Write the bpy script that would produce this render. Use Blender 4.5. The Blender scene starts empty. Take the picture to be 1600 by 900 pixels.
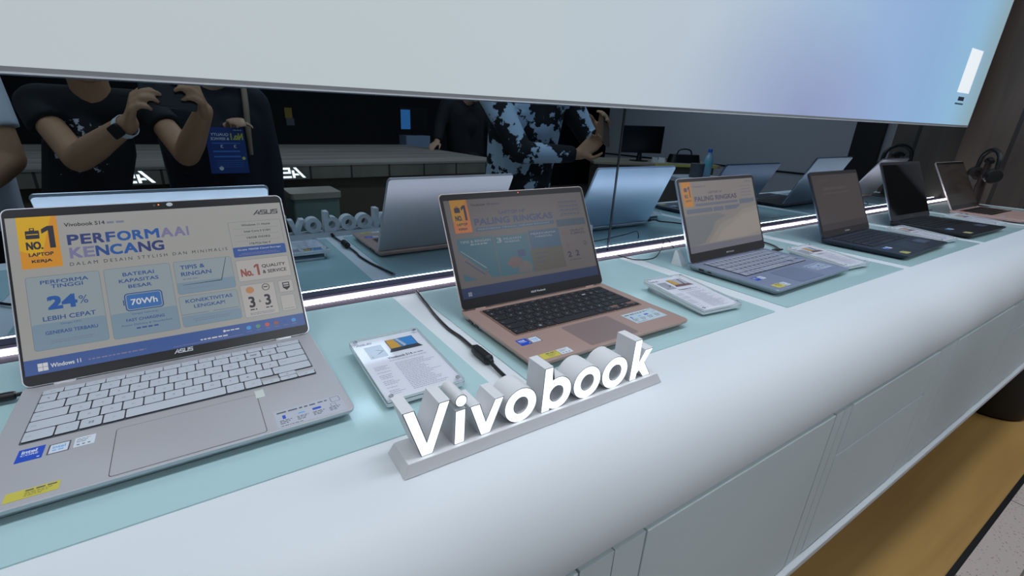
import bpy, bmesh, math, random
from mathutils import Vector, Matrix
random.seed(7)
S = bpy.context.scene
C = S.collection
PI = math.pi

# ------------------------------------------------------------------ camera
FPX, CX, CY = 727.124, 759.213, 456.308          # focal length and principal point for a 1600 x 900 frame
ROT = ((0.851433893226841, 0.15816733766601254, -0.5000434168752049),
       (-0.5235678515779314, 0.3119867602943018, -0.792805755652124),
       (0.030610949979600406, 0.9368283485765745, 0.348447435124202))
cam = bpy.data.cameras.new('camera')
cam.sensor_fit = 'HORIZONTAL'; cam.sensor_width = 36.0
cam.lens = FPX / 1600 * 36.0
cam.shift_x = (800 - CX) / 1600; cam.shift_y = (CY - 450) / 1600
cam.clip_start = 0.02; cam.clip_end = 60
camo = bpy.data.objects.new('camera', cam); C.objects.link(camo)
camo.matrix_world = Matrix.Translation((0, 0, 0.315)) @ Matrix(ROT).to_4x4()
S.camera = camo

# ------------------------------------------------------------------ colour management, world
S.view_settings.view_transform = 'Standard'
S.view_settings.look = 'None'
S.view_settings.gamma = 1.0
S.view_settings.use_curve_mapping = False
S.view_settings.exposure = 0.0
W = bpy.data.worlds.new('world'); S.world = W; W.use_nodes = True
bg = W.node_tree.nodes['Background']
bg.inputs[0].default_value = (0.75, 0.85, 1.0, 1); bg.inputs[1].default_value = 0.10

# ------------------------------------------------------------------ constants of the place (metres)
FZ = -0.95      # floor
CEIL = 2.05
MY = 0.823      # mirror face
ZP = 0.0015     # top of the glass panels set in the counter
LAMP = 12.6     # ceiling panel power
LAMP_COL = (0.88, 0.935, 1.0)
LIGHTBOX = 0.92

# ------------------------------------------------------------------ lamps of the ceiling (panel lights)
def area(name, loc, sx, sy, power, col=LAMP_COL):
    d = bpy.data.lights.new(name, 'AREA'); d.shape = 'RECTANGLE'; d.size = sx; d.size_y = sy
    d.energy = power; d.color = col
    o = bpy.data.objects.new(name, d); C.objects.link(o); o.location = loc
    return o
CEILING_LAMPS = [(-0.9, 0.10, 0.88), (0.7, 0.10, 0.92), (2.3, 0.10, 0.56), (3.9, -0.6, 0.45), (0.7, -1.7, 1.0), (-0.9, -2.0, 0.5), (2.6, -1.8, 0.95), (5.0, -2.2, 1.0)]
for (lx, ly, k) in CEILING_LAMPS:
    area('ceiling_lamp_light', (lx, ly, CEIL - 0.035), 1.1, 0.28, LAMP * k)

# ------------------------------------------------------------------ helpers: colours and materials
def lin(c):
    out = []
    for v in c[:3]:
        v = v / 255.0
        out.append(v / 12.92 if v <= 0.04045 else ((v + 0.055) / 1.055) ** 2.4)
    return (out[0], out[1], out[2], 1.0)
MATS = {}
def mat(name, c=(128, 128, 128), rough=0.5, metal=0.0, spec=0.5, emis=None, es=1.0, coat=0.0, noise=None, linear=None):
    if name in MATS: return MATS[name]
    m = bpy.data.materials.new(name); m.use_nodes = True
    b = m.node_tree.nodes['Principled BSDF']
    col = linear + (1.0,) if linear else lin(c)
    b.inputs['Base Color'].default_value = col
    b.inputs['Roughness'].default_value = rough
    b.inputs['Metallic'].default_value = metal
    b.inputs['Specular IOR Level'].default_value = spec
    b.inputs['Coat Weight'].default_value = coat
    b.inputs['Coat Roughness'].default_value = 0.03
    if emis is not None:
        b.inputs['Emission Color'].default_value = lin(emis)
        b.inputs['Emission Strength'].default_value = es
    nt = m.node_tree
    if noise:   # (scale, amount, stretch xyz): slight procedural variation of the surface
        sc, amt, st = noise
        tc = nt.nodes.new('ShaderNodeTexCoord'); mp = nt.nodes.new('ShaderNodeMapping')
        mp.inputs['Scale'].default_value = st
        nz = nt.nodes.new('ShaderNodeTexNoise'); nz.inputs['Scale'].default_value = sc; nz.inputs['Detail'].default_value = 6
        rp = nt.nodes.new('ShaderNodeValToRGB')
        k0, k1 = 1 - amt, 1 + amt
        rp.color_ramp.elements[0].position = 0.3; rp.color_ramp.elements[1].position = 0.7
        rp.color_ramp.elements[0].color = (col[0] * k0, col[1] * k0, col[2] * k0, 1)
        rp.color_ramp.elements[1].color = (min(1, col[0] * k1), min(1, col[1] * k1), min(1, col[2] * k1), 1)
        nt.links.new(tc.outputs['Object'], mp.inputs['Vector']); nt.links.new(mp.outputs[0], nz.inputs['Vector'])
        nt.links.new(nz.outputs['Fac'], rp.inputs[0]); nt.links.new(rp.outputs[0], b.inputs['Base Color'])
    MATS[name] = m
    return m
def scr(name, c, es=0.86, rough=0.28, spec=0.35):
    """a lit pixel colour of a display, behind its glass"""
    return mat('display ' + name, (6, 6, 7), rough, 0, spec, emis=c, es=es)

# ------------------------------------------------------------------ helpers: objects and meshes
def tag(o, label=None, cat=None, group=None, kind=None):
    if label: o['label'] = label
    if cat: o['category'] = cat
    if group: o['group'] = group
    if kind: o['kind'] = kind
    return o
def empty(name, loc=(0, 0, 0), rz=0.0, label=None, cat=None, group=None):
    o = bpy.data.objects.new(name, None); C.objects.link(o)
    o.empty_display_size = 0.05
    o.location = loc; o.rotation_euler = (0, 0, rz)
    return tag(o, label, cat, group)
class MB:
    """collects shapes, each with a material, into one mesh object"""
    def __init__(s): s.v = []; s.f = []; s.m = []; s.mats = []
    def mi(s, m):
        if m not in s.mats: s.mats.append(m)
        return s.mats.index(m)
    def add(s, vs, fs, m):
        o = len(s.v); s.v += [tuple(v) for v in vs]
        k = s.mi(m)
        for f in fs: s.f.append([i + o for i in f]); s.m.append(k)
    def box(s, x0, y0, z0, x1, y1, z1, m):
        vs = [(x0, y0, z0), (x1, y0, z0), (x1, y1, z0), (x0, y1, z0), (x0, y0, z1), (x1, y0, z1), (x1, y1, z1), (x0, y1, z1)]
        s.add(vs, [(3, 2, 1, 0), (4, 5, 6, 7), (0, 1, 5, 4), (1, 2, 6, 5), (2, 3, 7, 6), (3, 0, 4, 7)], m)
    def prism(s, pts, z0, z1, m, top=None, side=None, inset0=None):
        """pts counter-clockwise in xy; extruded in z; inset0: other outline for the bottom"""
        n = len(pts); p0 = inset0 or pts
        vs = [(p[0], p[1], z0) for p in p0] + [(p[0], p[1], z1) for p in pts]
        s.add(vs, [tuple(range(n - 1, -1, -1))], m)
        s.add(vs, [tuple(range(n, 2 * n))], top or m)
        s.add(vs, [(i, (i + 1) % n, n + (i + 1) % n, n + i) for i in range(n)], side or m)
    def extrude_x(s, prof, x0, x1, m):
        """profile of (y, z) points extruded along x"""
        n = len(prof)
        vs = [(x0, p[0], p[1]) for p in prof] + [(x1, p[0], p[1]) for p in prof]
        fs = [tuple(range(n)), tuple(range(2 * n - 1, n - 1, -1))]
        fs += [(i, n + i, n + (i + 1) % n, (i + 1) % n) for i in range(n)]
        s.add(vs, fs, m)
    def lathe(s, prof, cx, cy, m, n=28, axis='z', z0=0.0):
        """profile of (r, h) turned about a vertical axis"""
        vs = []; fs = []
        for (r, h) in prof:
            for i in range(n):
                a = 2 * PI * i / n
                if axis == 'z': vs.append((cx + r * math.cos(a), cy + r * math.sin(a), z0 + h))
                elif axis == 'y': vs.append((cx + r * math.cos(a), z0 + h, cy + r * math.sin(a)))
                else: vs.append((z0 + h, cx + r * math.cos(a), cy + r * math.sin(a)))
        for j in range(len(prof) - 1):
            for i in range(n):
                fs.append((j * n + i, j * n + (i + 1) % n, (j + 1) * n + (i + 1) % n, (j + 1) * n + i))
        fs.append(tuple(range(n - 1, -1, -1))); k = (len(prof) - 1) * n; fs.append(tuple(range(k, k + n)))
        s.add(vs, fs, m)
    def tube(s, path, r, m, n=10, sub=6):
        """smooth tube through the points; r a number or one radius per point"""
        P = [Vector(p) for p in path]
        R = r if isinstance(r, (list, tuple)) else [r] * len(P)
        pts = []; rad = []
        for i in range(len(P) - 1):
            p0 = P[max(i - 1, 0)]; p1 = P[i]; p2 = P[i + 1]; p3 = P[min(i + 2, len(P) - 1)]
            for k in range(sub):
                t = k / sub
                pts.append(0.5 * ((2 * p1) + (p2 - p0) * t + (2 * p0 - 5 * p1 + 4 * p2 - p3) * t * t + (3 * p1 - p0 - 3 * p2 + p3) * t ** 3))
                rad.append(R[i] * (1 - t) + R[i + 1] * t)
        pts.append(P[-1]); rad.append(R[-1])
        up = Vector((0, 0, 1)); vs = []; fs = []
        for i, p in enumerate(pts):
            d = (pts[min(i + 1, len(pts) - 1)] - pts[max(i - 1, 0)]).normalized()
            if abs(d.dot(up)) > 0.95: up = Vector((0, 1, 0)) if abs(d.y) < 0.9 else Vector((1, 0, 0))
            a = d.cross(up).normalized(); b = d.cross(a).normalized(); up = -b
            for k in range(n):
                t = 2 * PI * k / n
                vs.append(p + (a * math.cos(t) + b * math.sin(t)) * rad[i])
        for i in range(len(pts) - 1):
            for k in range(n):
                fs.append((i * n + k, i * n + (k + 1) % n, (i + 1) * n + (k + 1) % n, (i + 1) * n + k))
        fs.append(tuple(range(n))[::-1]); k = (len(pts) - 1) * n; fs.append(tuple(range(k, k + n)))
        s.add(vs, fs, m)
    def mesh(s, name, smooth=None):
        me = bpy.data.meshes.new(name); me.from_pydata(s.v, [], s.f)
        for m in s.mats: me.materials.append(m)
        me.polygons.foreach_set('material_index', s.m)
        bm = bmesh.new(); bm.from_mesh(me); bmesh.ops.recalc_face_normals(bm, faces=bm.faces); bm.to_mesh(me); bm.free()
        if smooth is not None:
            me.polygons.foreach_set('use_smooth', [True] * len(me.polygons))
            me.set_sharp_from_angle(angle=math.radians(smooth))
        me.update()
        return me
    def build(s, name, parent=None, smooth=None, bevel=0.0, seg=2, loc=None, rot=None):
        return link(name, s.mesh(name, smooth), parent, bevel, seg, loc, rot)
def link(name, me, parent=None, bevel=0.0, seg=2, loc=None, rot=None):
    o = bpy.data.objects.new(name, me); C.objects.link(o)
    if parent: o.parent = parent
    if loc: o.location = loc
    if rot: o.rotation_euler = rot
    if bevel:
        b = o.modifiers.new('bevel', 'BEVEL'); b.width = bevel; b.segments = seg; b.limit_method = 'ANGLE'; b.angle_limit = 0.6
    return o
def rrect(x0, y0, x1, y1, r, n=5):
    pts = []
    for (cx, cy, a0) in ((x1 - r, y0 + r, -PI / 2), (x1 - r, y1 - r, 0), (x0 + r, y1 - r, PI / 2), (x0 + r, y0 + r, PI)):
        for i in range(n + 1):
            a = a0 + PI / 2 * i / n
            pts.append((cx + r * math.cos(a), cy + r * math.sin(a)))
    return pts

TEXTS = {}
def text_mesh(s, bold):
    """outline of a string as flat faces, scaled to the unit box"""
    k = (s, bold)
    if k in TEXTS: return TEXTS[k]
    cu = bpy.data.curves.new('t', 'FONT'); cu.body = s; cu.size = 1.0; cu.resolution_u = 3
    cu.offset = bold
    o = bpy.data.objects.new('t', cu); C.objects.link(o)
    dg = bpy.context.evaluated_depsgraph_get()
    me = bpy.data.meshes.new_from_object(o.evaluated_get(dg))
    vs = [(v.co.x, v.co.y) for v in me.vertices]; fs = [tuple(p.vertices) for p in me.polygons]
    bpy.data.objects.remove(o); bpy.data.curves.remove(cu); bpy.data.meshes.remove(me)
    x0 = min(v[0] for v in vs); x1 = max(v[0] for v in vs); y0 = min(v[1] for v in vs); y1 = max(v[1] for v in vs)
    vs = [((v[0] - x0) / (x1 - x0), (v[1] - y0) / (y1 - y0)) for v in vs]
    TEXTS[k] = (vs, fs, (x1 - x0) / (y1 - y0))
    return TEXTS[k]
STEP = 0.00012
class Flat(MB):
    """printed or displayed graphics: flat shapes in xy, each on its own thin layer"""
    def __init__(s, z=0.0): MB.__init__(s); s.z = z
    def poly(s, pts, m, l=0):
        s.add([(p[0], p[1], s.z + l * STEP) for p in pts], [tuple(range(len(pts)))], m)
    def rect(s, x0, y0, x1, y1, m, l=0): s.poly([(x0, y0), (x1, y0), (x1, y1), (x0, y1)], m, l)
    def rr(s, x0, y0, x1, y1, r, m, l=0): s.poly(rrect(min(x0, x1), min(y0, y1), max(x0, x1), max(y0, y1), r), m, l)
    def frame(s, x0, y0, x1, y1, r, t, m, l=0):
        a = rrect(x0, y0, x1, y1, r); b = rrect(x0 + t, y0 + t, x1 - t, y1 - t, max(r - t, 1e-5)); n = len(a)
        s.add([(p[0], p[1], s.z + l * STEP) for p in a + b], [(i, (i + 1) % n, n + (i + 1) % n, n + i) for i in range(n)], m)
    def ell(s, cx, cy, rx, ry, m, l=0, n=20):
        s.poly([(cx + rx * math.cos(2 * PI * i / n), cy + ry * math.sin(2 * PI * i / n)) for i in range(n)], m, l)
    def ring(s, cx, cy, r, t, m, l=0, n=20):
        vs = [(cx + q * math.cos(2 * PI * i / n), cy + q * math.sin(2 * PI * i / n), s.z + l * STEP) for q in (r, r - t) for i in range(n)]
        s.add(vs, [(i, (i + 1) % n, n + (i + 1) % n, n + i) for i in range(n)], m)
    def text(s, t, x0, y0, x1, y1, m, l=2, bold=0.0):
        vs, fs, asp = text_mesh(t, 0.0)
        e = bold * 2.2 * (y1 - y0)
        sh = [(0, 0)] if not bold else [(0, 0), (-e, -e), (e, -e), (e, e), (-e, e), (-e, 0), (e, 0)]
        for k, (dx, dy) in enumerate(sh):
            s.add([(x0 + e + dx + (x1 - x0 - 2 * e) * v[0], y0 + e + dy + (y1 - y0 - 2 * e) * v[1], s.z + (l + .04 * k) * STEP) for v in vs], fs, m)
    def one(s, x0, y0, x1, y1, m, l=2, k=.46):
        w, h = x1 - x0, y1 - y0
        P = lambda q: s.poly([(x0 + w * a, y0 + h * b) for a, b in q], m, l)
        P([(1 - k, 0), (1, 0), (1, 1), (1 - k, 1)]); P([(0, .66), (1 - k, .80), (1 - k, 1), (.30, .95), (0, .86)])
    def strokes(s, x0, x1, y, h, m, l=2, seed=1, gap=0.25):
        """a line of print too small to read"""
        r = random.Random(seed); x = x0; u = h * 1.6
        while x < x1:
            w = min(u * r.uniform(0.8, 2.6), x1 - x)
            s.rect(x, y, x + w, y + h, m, l); x += w + u * gap * 2
    def maker_mark(s, x0, y0, x1, y1, m, l=2):
        """the slanted block lettered wordmark"""
        w = (x1 - x0) / 4.6; h = y1 - y0
        P = lambda pts: s.poly([(x0 + p[0] * w + p[1] * 0.12 * w, y0 + p[1] * h) for p in pts], m, l)
        P([(0, 0), (.27, 0), (.98, 1), (.72, 1)])
        P([(.98, 0), (1.2, 0), (1.2, 1), (.98, 1)][0:4] if False else [(.95, 0), (1.17, 0), (1.17, .72), (.95, .72)])
        P([(.55, .24), (.95, .24), (.95, .42), (.66, .42)])
        for ox in (1.28, 3.44):
            P([(ox, .80), (ox + 1.0, .80), (ox + 1.0, 1), (ox, 1)]); P([(ox, .42), (ox + .2, .42), (ox + .2, .80), (ox, .80)])
            P([(ox + .2, .42), (ox + 1.0, .42), (ox + 1.0, .60), (ox + .2, .60)]); P([(ox + .8, .18), (ox + 1.0, .18), (ox + 1.0, .42), (ox + .8, .42)])
            P([(ox, 0), (ox + 1.0, 0), (ox + 1.0, .18), (ox, .18)])
        ox = 2.36
        P([(ox, 0), (ox + .2, 0), (ox + .2, 1), (ox, 1)]); P([(ox + .8, 0), (ox + 1.0, 0), (ox + 1.0, 1), (ox + .8, 1)]); P([(ox + .2, 0), (ox + .8, 0), (ox + .8, .18), (ox + .2, .18)])

# ------------------------------------------------------------------ materials of the room
M_white = mat('white solid surface', (222, 228, 232), 0.48, 0, 0.3)
M_white_side = mat('white lacquer', (216, 232, 234), 0.40, 0, 0.4)
M_teal = mat('pale green back painted glass', (176, 208, 211), 0.10, 0, 0.32)
M_alu = mat('brushed aluminium', (92, 85, 98), 0.85, 0, 0.05)
M_led = mat('lit strip diffuser', (255, 255, 255), 0.5, emis=(252, 250, 255), es=13.0)
M_black = mat('black plastic', (16, 16, 18), 0.4)
M_gap = mat('dark joint', (44, 50, 52), 0.8)
def mirror_material():
    m = bpy.data.materials.new('dark tinted mirror glass'); m.use_nodes = True
    b = m.node_tree.nodes['Principled BSDF']
    b.inputs['Base Color'].default_value = (0.305, 0.39, 0.46, 1); b.inputs['Metallic'].default_value = 1.0; b.inputs['Roughness'].default_value = 0.0
    return m
M_mirror = mirror_material()
def wood(name, c0, c1, axis, scale=1.0, plank=None, rough=0.5):
    """grain runs along the given axis; optional plank joints across another axis"""
    m = bpy.data.materials.new(name); m.use_nodes = True; nt = m.node_tree
    b = nt.nodes['Principled BSDF']; b.inputs['Roughness'].default_value = rough
    tc = nt.nodes.new('ShaderNodeTexCoord'); mp = nt.nodes.new('ShaderNodeMapping')
    st = [14 * scale] * 3; st['xyz'.index(axis)] = 1.1 * scale
    mp.inputs['Scale'].default_value = st
    nz = nt.nodes.new('ShaderNodeTexNoise'); nz.inputs['Scale'].default_value = 1.0; nz.inputs['Detail'].default_value = 8; nz.inputs['Distortion'].default_value = 0.6
    rp = nt.nodes.new('ShaderNodeValToRGB'); rp.color_ramp.elements[0].position = 0.32; rp.color_ramp.elements[1].position = 0.68
    rp.color_ramp.elements[0].color = lin(c0); rp.color_ramp.elements[1].color = lin(c1)
    L = nt.links.new
    L(tc.outputs['Object'], mp.inputs[0]); L(mp.outputs[0], nz.inputs['Vector']); L(nz.outputs['Fac'], rp.inputs[0])
    out = rp.outputs[0]
    if plank:
        ax, width = plank
        sp = nt.nodes.new('ShaderNodeSeparateXYZ'); L(tc.outputs['Object'], sp.inputs[0])
        dv = nt.nodes.new('ShaderNodeMath'); dv.operation = 'DIVIDE'; L(sp.outputs['XYZ'.index(ax.upper())], dv.inputs[0]); dv.inputs[1].default_value = width
        fr = nt.nodes.new('ShaderNodeMath'); fr.operation = 'FRACT'; L(dv.outputs[0], fr.inputs[0])
        lt = nt.nodes.new('ShaderNodeMath'); lt.operation = 'LESS_THAN'; L(fr.outputs[0], lt.inputs[0]); lt.inputs[1].default_value = 0.05
        mx = nt.nodes.new('ShaderNodeMix'); mx.data_type = 'RGBA'
        L(lt.outputs[0], mx.inputs['Factor']); L(out, mx.inputs['A']); mx.inputs['B'].default_value = lin([v * 0.55 for v in c0])
        out = mx.outputs['Result']
    L(out, b.inputs['Base Color'])
    return m
M_floor = wood('oak vinyl boards', (168, 130, 70), (196, 156, 92), 'x', 0.45, None, 0.45)
M_wallwood = wood('dark brown wood panelling', (58, 49, 43), (82, 70, 61), 'z', 0.9, ('y', 0.32), 0.55)
M_tablewood = wood('grey beige plank top', (128, 120, 110), (166, 156, 144), 'x', 0.5, ('y', 0.30), 0.5)
M_tablefront = wood('grey beige wood front', (112, 104, 92), (146, 136, 122), 'z', 0.35, ('x', 0.24), 0.5)
def terrazzo():
    m = bpy.data.materials.new('terrazzo tile'); m.use_nodes = True; nt = m.node_tree; L = nt.links.new
    b = nt.nodes['Principled BSDF']; b.inputs['Roughness'].default_value = 0.35
    tc = nt.nodes.new('ShaderNodeTexCoord')
    vo = nt.nodes.new('ShaderNodeTexVoronoi'); vo.inputs['Scale'].default_value = 90
    rp = nt.nodes.new('ShaderNodeValToRGB'); e = rp.color_ramp.elements
    e[0].position = 0.12; e[0].color = lin((150, 134, 124)); e[1].position = 0.26; e[1].color = lin((212, 200, 192))
    br = nt.nodes.new('ShaderNodeTexBrick'); br.offset = 0; br.inputs['Scale'].default_value = 1.0
    br.inputs['Brick Width'].default_value = 0.6; br.inputs['Row Height'].default_value = 0.6; br.inputs['Mortar Size'].default_value = 0.003
    br.inputs['Mortar'].default_value = lin((120, 112, 108))
    L(tc.outputs['Object'], vo.inputs['Vector']); L(vo.outputs['Distance'], rp.inputs[0]); L(tc.outputs['Object'], br.inputs['Vector'])
    L(rp.outputs[0], br.inputs['Color1']); L(rp.outputs[0], br.inputs['Color2']); L(br.outputs['Color'], b.inputs['Base Color'])
    return m
M_terrazzo = terrazzo()
M_navy = mat('dark navy wall paint', (20, 23, 30), 0.7)
M_wall = mat('dark wall paint', (38, 38, 42), 0.7)
M_greywall = mat('blue grey wall paint', (178, 182, 188), 0.6)
M_pillar = mat('black pillar laminate', (14, 14, 18), 0.5)
M_ceiling = mat('ceiling board', (120, 122, 128), 0.8)

# ------------------------------------------------------------------ the setting
def struct(name, mb, **k): return tag(mb.build(name, **k), kind='structure')
b = MB(); b.box(-3.5, -6.0, FZ - 0.05, 12, 0.107, FZ, M_terrazzo); struct('floor', b)
b = MB(); b.box(-3.5, 0.122, FZ - 0.05, 12, MY, FZ, M_floor); struct('floor_wood', b)
b = MB(); b.box(-3.5, 0.107, FZ - 0.05, 12, 0.122, FZ + 0.003, mat('black floor trim', (22, 22, 24), 0.4)); struct('trim_1', b)
b = MB(); b.box(-3.5, -6.0, CEIL, 12, 1.0, CEIL + 0.05, M_ceiling); struct('ceiling', b)
b = MB(); b.box(-3.5, MY + 0.006, FZ, 12, MY + 0.12, CEIL, M_wall); struct('wall_back', b)
b = MB(); b.box(-3.5, -6.1, FZ, 12, -6.0, CEIL, M_navy); struct('wall_front', b)
b = MB(); b.box(12, -6.0, FZ, 12.1, 1.0, CEIL, M_greywall); struct('wall_right', b)
b = MB(); b.box(-3.6, -6.0, FZ, -3.5, 1.0, CEIL, M_wall); struct('wall_left', b)
b = MB(); b.box(3.262, 0.548, FZ, 3.38, MY + 0.006, CEIL, M_wallwood); struct('wall_end', b)
b = MB()
b.box(6.0, -4.25, FZ, 6.12, -0.70, CEIL, M_greywall); b.box(5.99, -4.25, -0.175, 6.0, -0.70, -0.155, M_pillar)
b.box(6.0, -0.45, FZ, 6.12, 0.30, CEIL, M_greywall)
struct('wall_partition', b)
b = MB(); b.box(5.94, -0.70, FZ, 6.16, -0.45, CEIL, M_pillar); struct('trim_2', b)

for i, (lx, ly, k) in enumerate(CEILING_LAMPS):
    t = empty('ceiling_light', (lx, ly, CEIL), 0, 'flat rectangular ceiling panel light, out of the photo, over the shop floor', 'ceiling light', 'ceiling panel lights')
    b = MB()
    for (x0, y0, x1, y1) in ((-.58, -.17, .58, -.145), (-.58, .145, .58, .17), (-.58, -.145, -.555, .145), (.555, -.145, .58, .145)): b.box(x0, y0, -.03, x1, y1, 0, M_alu)
    b.build('frame', t)
    b = MB(); b.box(-.555, -.145, -.02, .555, .145, -.006, mat('ceiling panel diffuser', (240, 240, 240), 0.5, emis=(235, 242, 255), es=3.0)); b.build('diffuser', t)

# mirror behind the counter: two dark glass panels
def mirror_panel(x0, x1, label):
    t = empty('mirror_panel', ((x0 + x1) / 2, MY, 0.0), 0, label, 'mirror', 'dark mirror panels behind the counter')
    hw = (x1 - x0) / 2
    b = MB(); b.box(-hw, 0, 0.0, hw, 0.005, 0.40, M_mirror); b.build('glass', t)
    return t
mirror_panel(-3.5, 0.884, 'dark mirror glass behind the silver and rose gold laptops, left of the joint')
mirror_panel(0.888, 3.262, 'dark mirror glass behind the far laptops, right of the upright joint')
b = MB(); b.box(0.8835, MY - 0.0015, 0.012, 0.8885, MY + 0.004, 0.35, mat('joint bead', (60, 66, 76), 0.25, 0.6)); struct('trim_3', b)

# ------------------------------------------------------------------ the counter
prof = [(MY, 0.0), (0.345, 0.0)]
for i in range(0, 17):
    a = PI / 2 * i / 16
    prof.append((0.335 - 0.100 * math.sin(a), -0.098 + 0.098 * math.cos(a)))
prof += [(0.235, -0.103), (0.262, -0.103), (0.262, -0.110), (MY, -0.110)]
b = MB(); b.extrude_x(prof, -1.75, 3.262, M_white)
tag(b.build('display_counter_top', smooth=30), 'long white counter top with a rounded front edge, running under all laptops', 'counter')

def glass_panel(x0, x1, label):
    b = MB(); b.prism(rrect(x0, 0.3865, x1, 0.770, 0.002, 2), 0.0001, ZP, M_teal)
    tag(b.build('glass_panel'), label, 'glass panel', 'pale green glass panels set in the counter')
PX = [(-0.849, -0.305, 'pale green glass panel left of the one under the silver laptop, mostly out of view'),
      (-0.263, 0.281, 'pale green glass panel under the large silver laptop in the foreground'),
      (0.327, 0.871, 'pale green glass panel under the rose gold laptop'),
      (0.913, 1.457, 'pale green glass panel under the small blue-silver laptop'),
      (1.499, 2.043, 'pale green glass panel under the dark laptop beyond the blue-silver one'),
      (2.085, 2.629, 'pale green glass panel under the black laptop with the curved screen reflection'),
      (2.671, 3.215, 'pale green glass panel under the farthest pink laptop')]
for p in PX: glass_panel(*p)

t = empty('light_strip', (0, 0.797, 0), 0, 'glowing white light strip in a metal channel along the foot of the mirror', 'light strip')
b = MB(); b.extrude_x([(-0.024, 0.0002), (0.0245, 0.0002), (0.0245, 0.0035), (0.006, 0.0045), (0.006, 0.003), (-0.006, 0.003), (-0.006, 0.0026), (-0.024, 0.0016)], -1.75, 3.255, M_alu); b.build('channel', t)
b = MB(); b.extrude_x([(0.0064, 0.0042), (0.0248, 0.0036), (0.0248, 0.0060), (0.0064, 0.0088)], -1.75, 3.25, mat('gap darkener', (104, 94, 112), 0.6)); b.build('gap_darkener', t)  # dark strip added behind the diffuser to keep the gap unlit
b = MB(); b.extrude_x([(-0.0048, 0.003), (0.0050, 0.003), (0.0050, 0.0068), (0.0026, 0.0080), (-0.0024, 0.0080), (-0.0048, 0.0068)], -1.75, 3.25, M_led); b.build('diffuser', t)

# cabinets under the counter
def door_front(x0, x1, z0, z1, name, par, cx):
    b = MB(); b.box(x0 - cx + 0.0018, 0.2352, z0, x1 - cx - 0.0018, 0.2525, z1, M_white_side)
    return b.build(name, par, bevel=0.0015)
def cabinet(x0, x1, doors, drawers, label):
    cx = (x0 + x1) / 2
    t = empty('cabinet', (cx, 0, 0), 0, label, 'cabinet', 'white cabinets under the counter')
    b = MB(); b.box(x0 - cx + .0005, 0.2535, -0.450, x1 - cx - .0005, 0.80, -0.1105, M_gap)
    b.build('carcass', t)
    xs = [x0]
    for (a, c) in sorted(doors + drawers): xs += [a, c]
    xs.append(x1)
    for k in range(0, len(xs), 2):
        if xs[k + 1] - xs[k] > 0.004:
            b = MB(); b.box(xs[k] - cx + 0.0008, 0.2357, -0.449, xs[k + 1] - cx - 0.0008, 0.2530, -0.1125, M_white_side); b.build('stile', t)
    for (a, c) in doors: door_front(a, c, -0.447, -0.1125, 'door', t, cx)
    for (a, c) in drawers:
        door_front(a, c, -0.2165, -0.1125, 'drawer', t, cx); door_front(a, c, -0.447, -0.2190, 'drawer', t, cx)
cabinet(-1.230, -0.170, [(-0.651, -0.201)], [(-1.166, -0.761)], 'white cabinet out of view, left of the sign')
cabinet(-0.170, 0.322, [], [(-0.143, 0.272)], 'white cabinet below the lit sign, at the bottom edge of the photo')
cabinet(0.322, 0.851, [(0.372, 0.822)], [], 'white cabinet with a single wide door, nearest in full view')
cabinet(0.851, 1.340, [], [(0.880, 1.285)], 'white cabinet with two stacked drawers in the middle of the counter front')
cabinet(1.340, 1.873, [(1.395, 1.845)], [], 'white cabinet with a wide door beyond the two drawers')
cabinet(1.873, 2.360, [], [(1.903, 2.308)], 'white cabinet with drawers at the right edge of the photo')
cabinet(2.360, 3.262, [(2.418, 2.868)], [(2.926, 3.25)], 'white cabinet at the far end of the counter')
b = MB(); b.extrude_x([(0.226, -0.466), (0.80, -0.466), (0.80, -0.4505), (0.226, -0.4505)], -1.23, 3.262, mat('pale trim', (204, 210, 214), 0.3)); struct('trim_4', b, bevel=0.002)
b = MB(); b.box(-1.2, 0.52, FZ, 3.26, 0.80, -0.466, M_wall); tag(b.build('counter_plinth'), 'dark recessed plinth the counter stands on', 'plinth')

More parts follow.
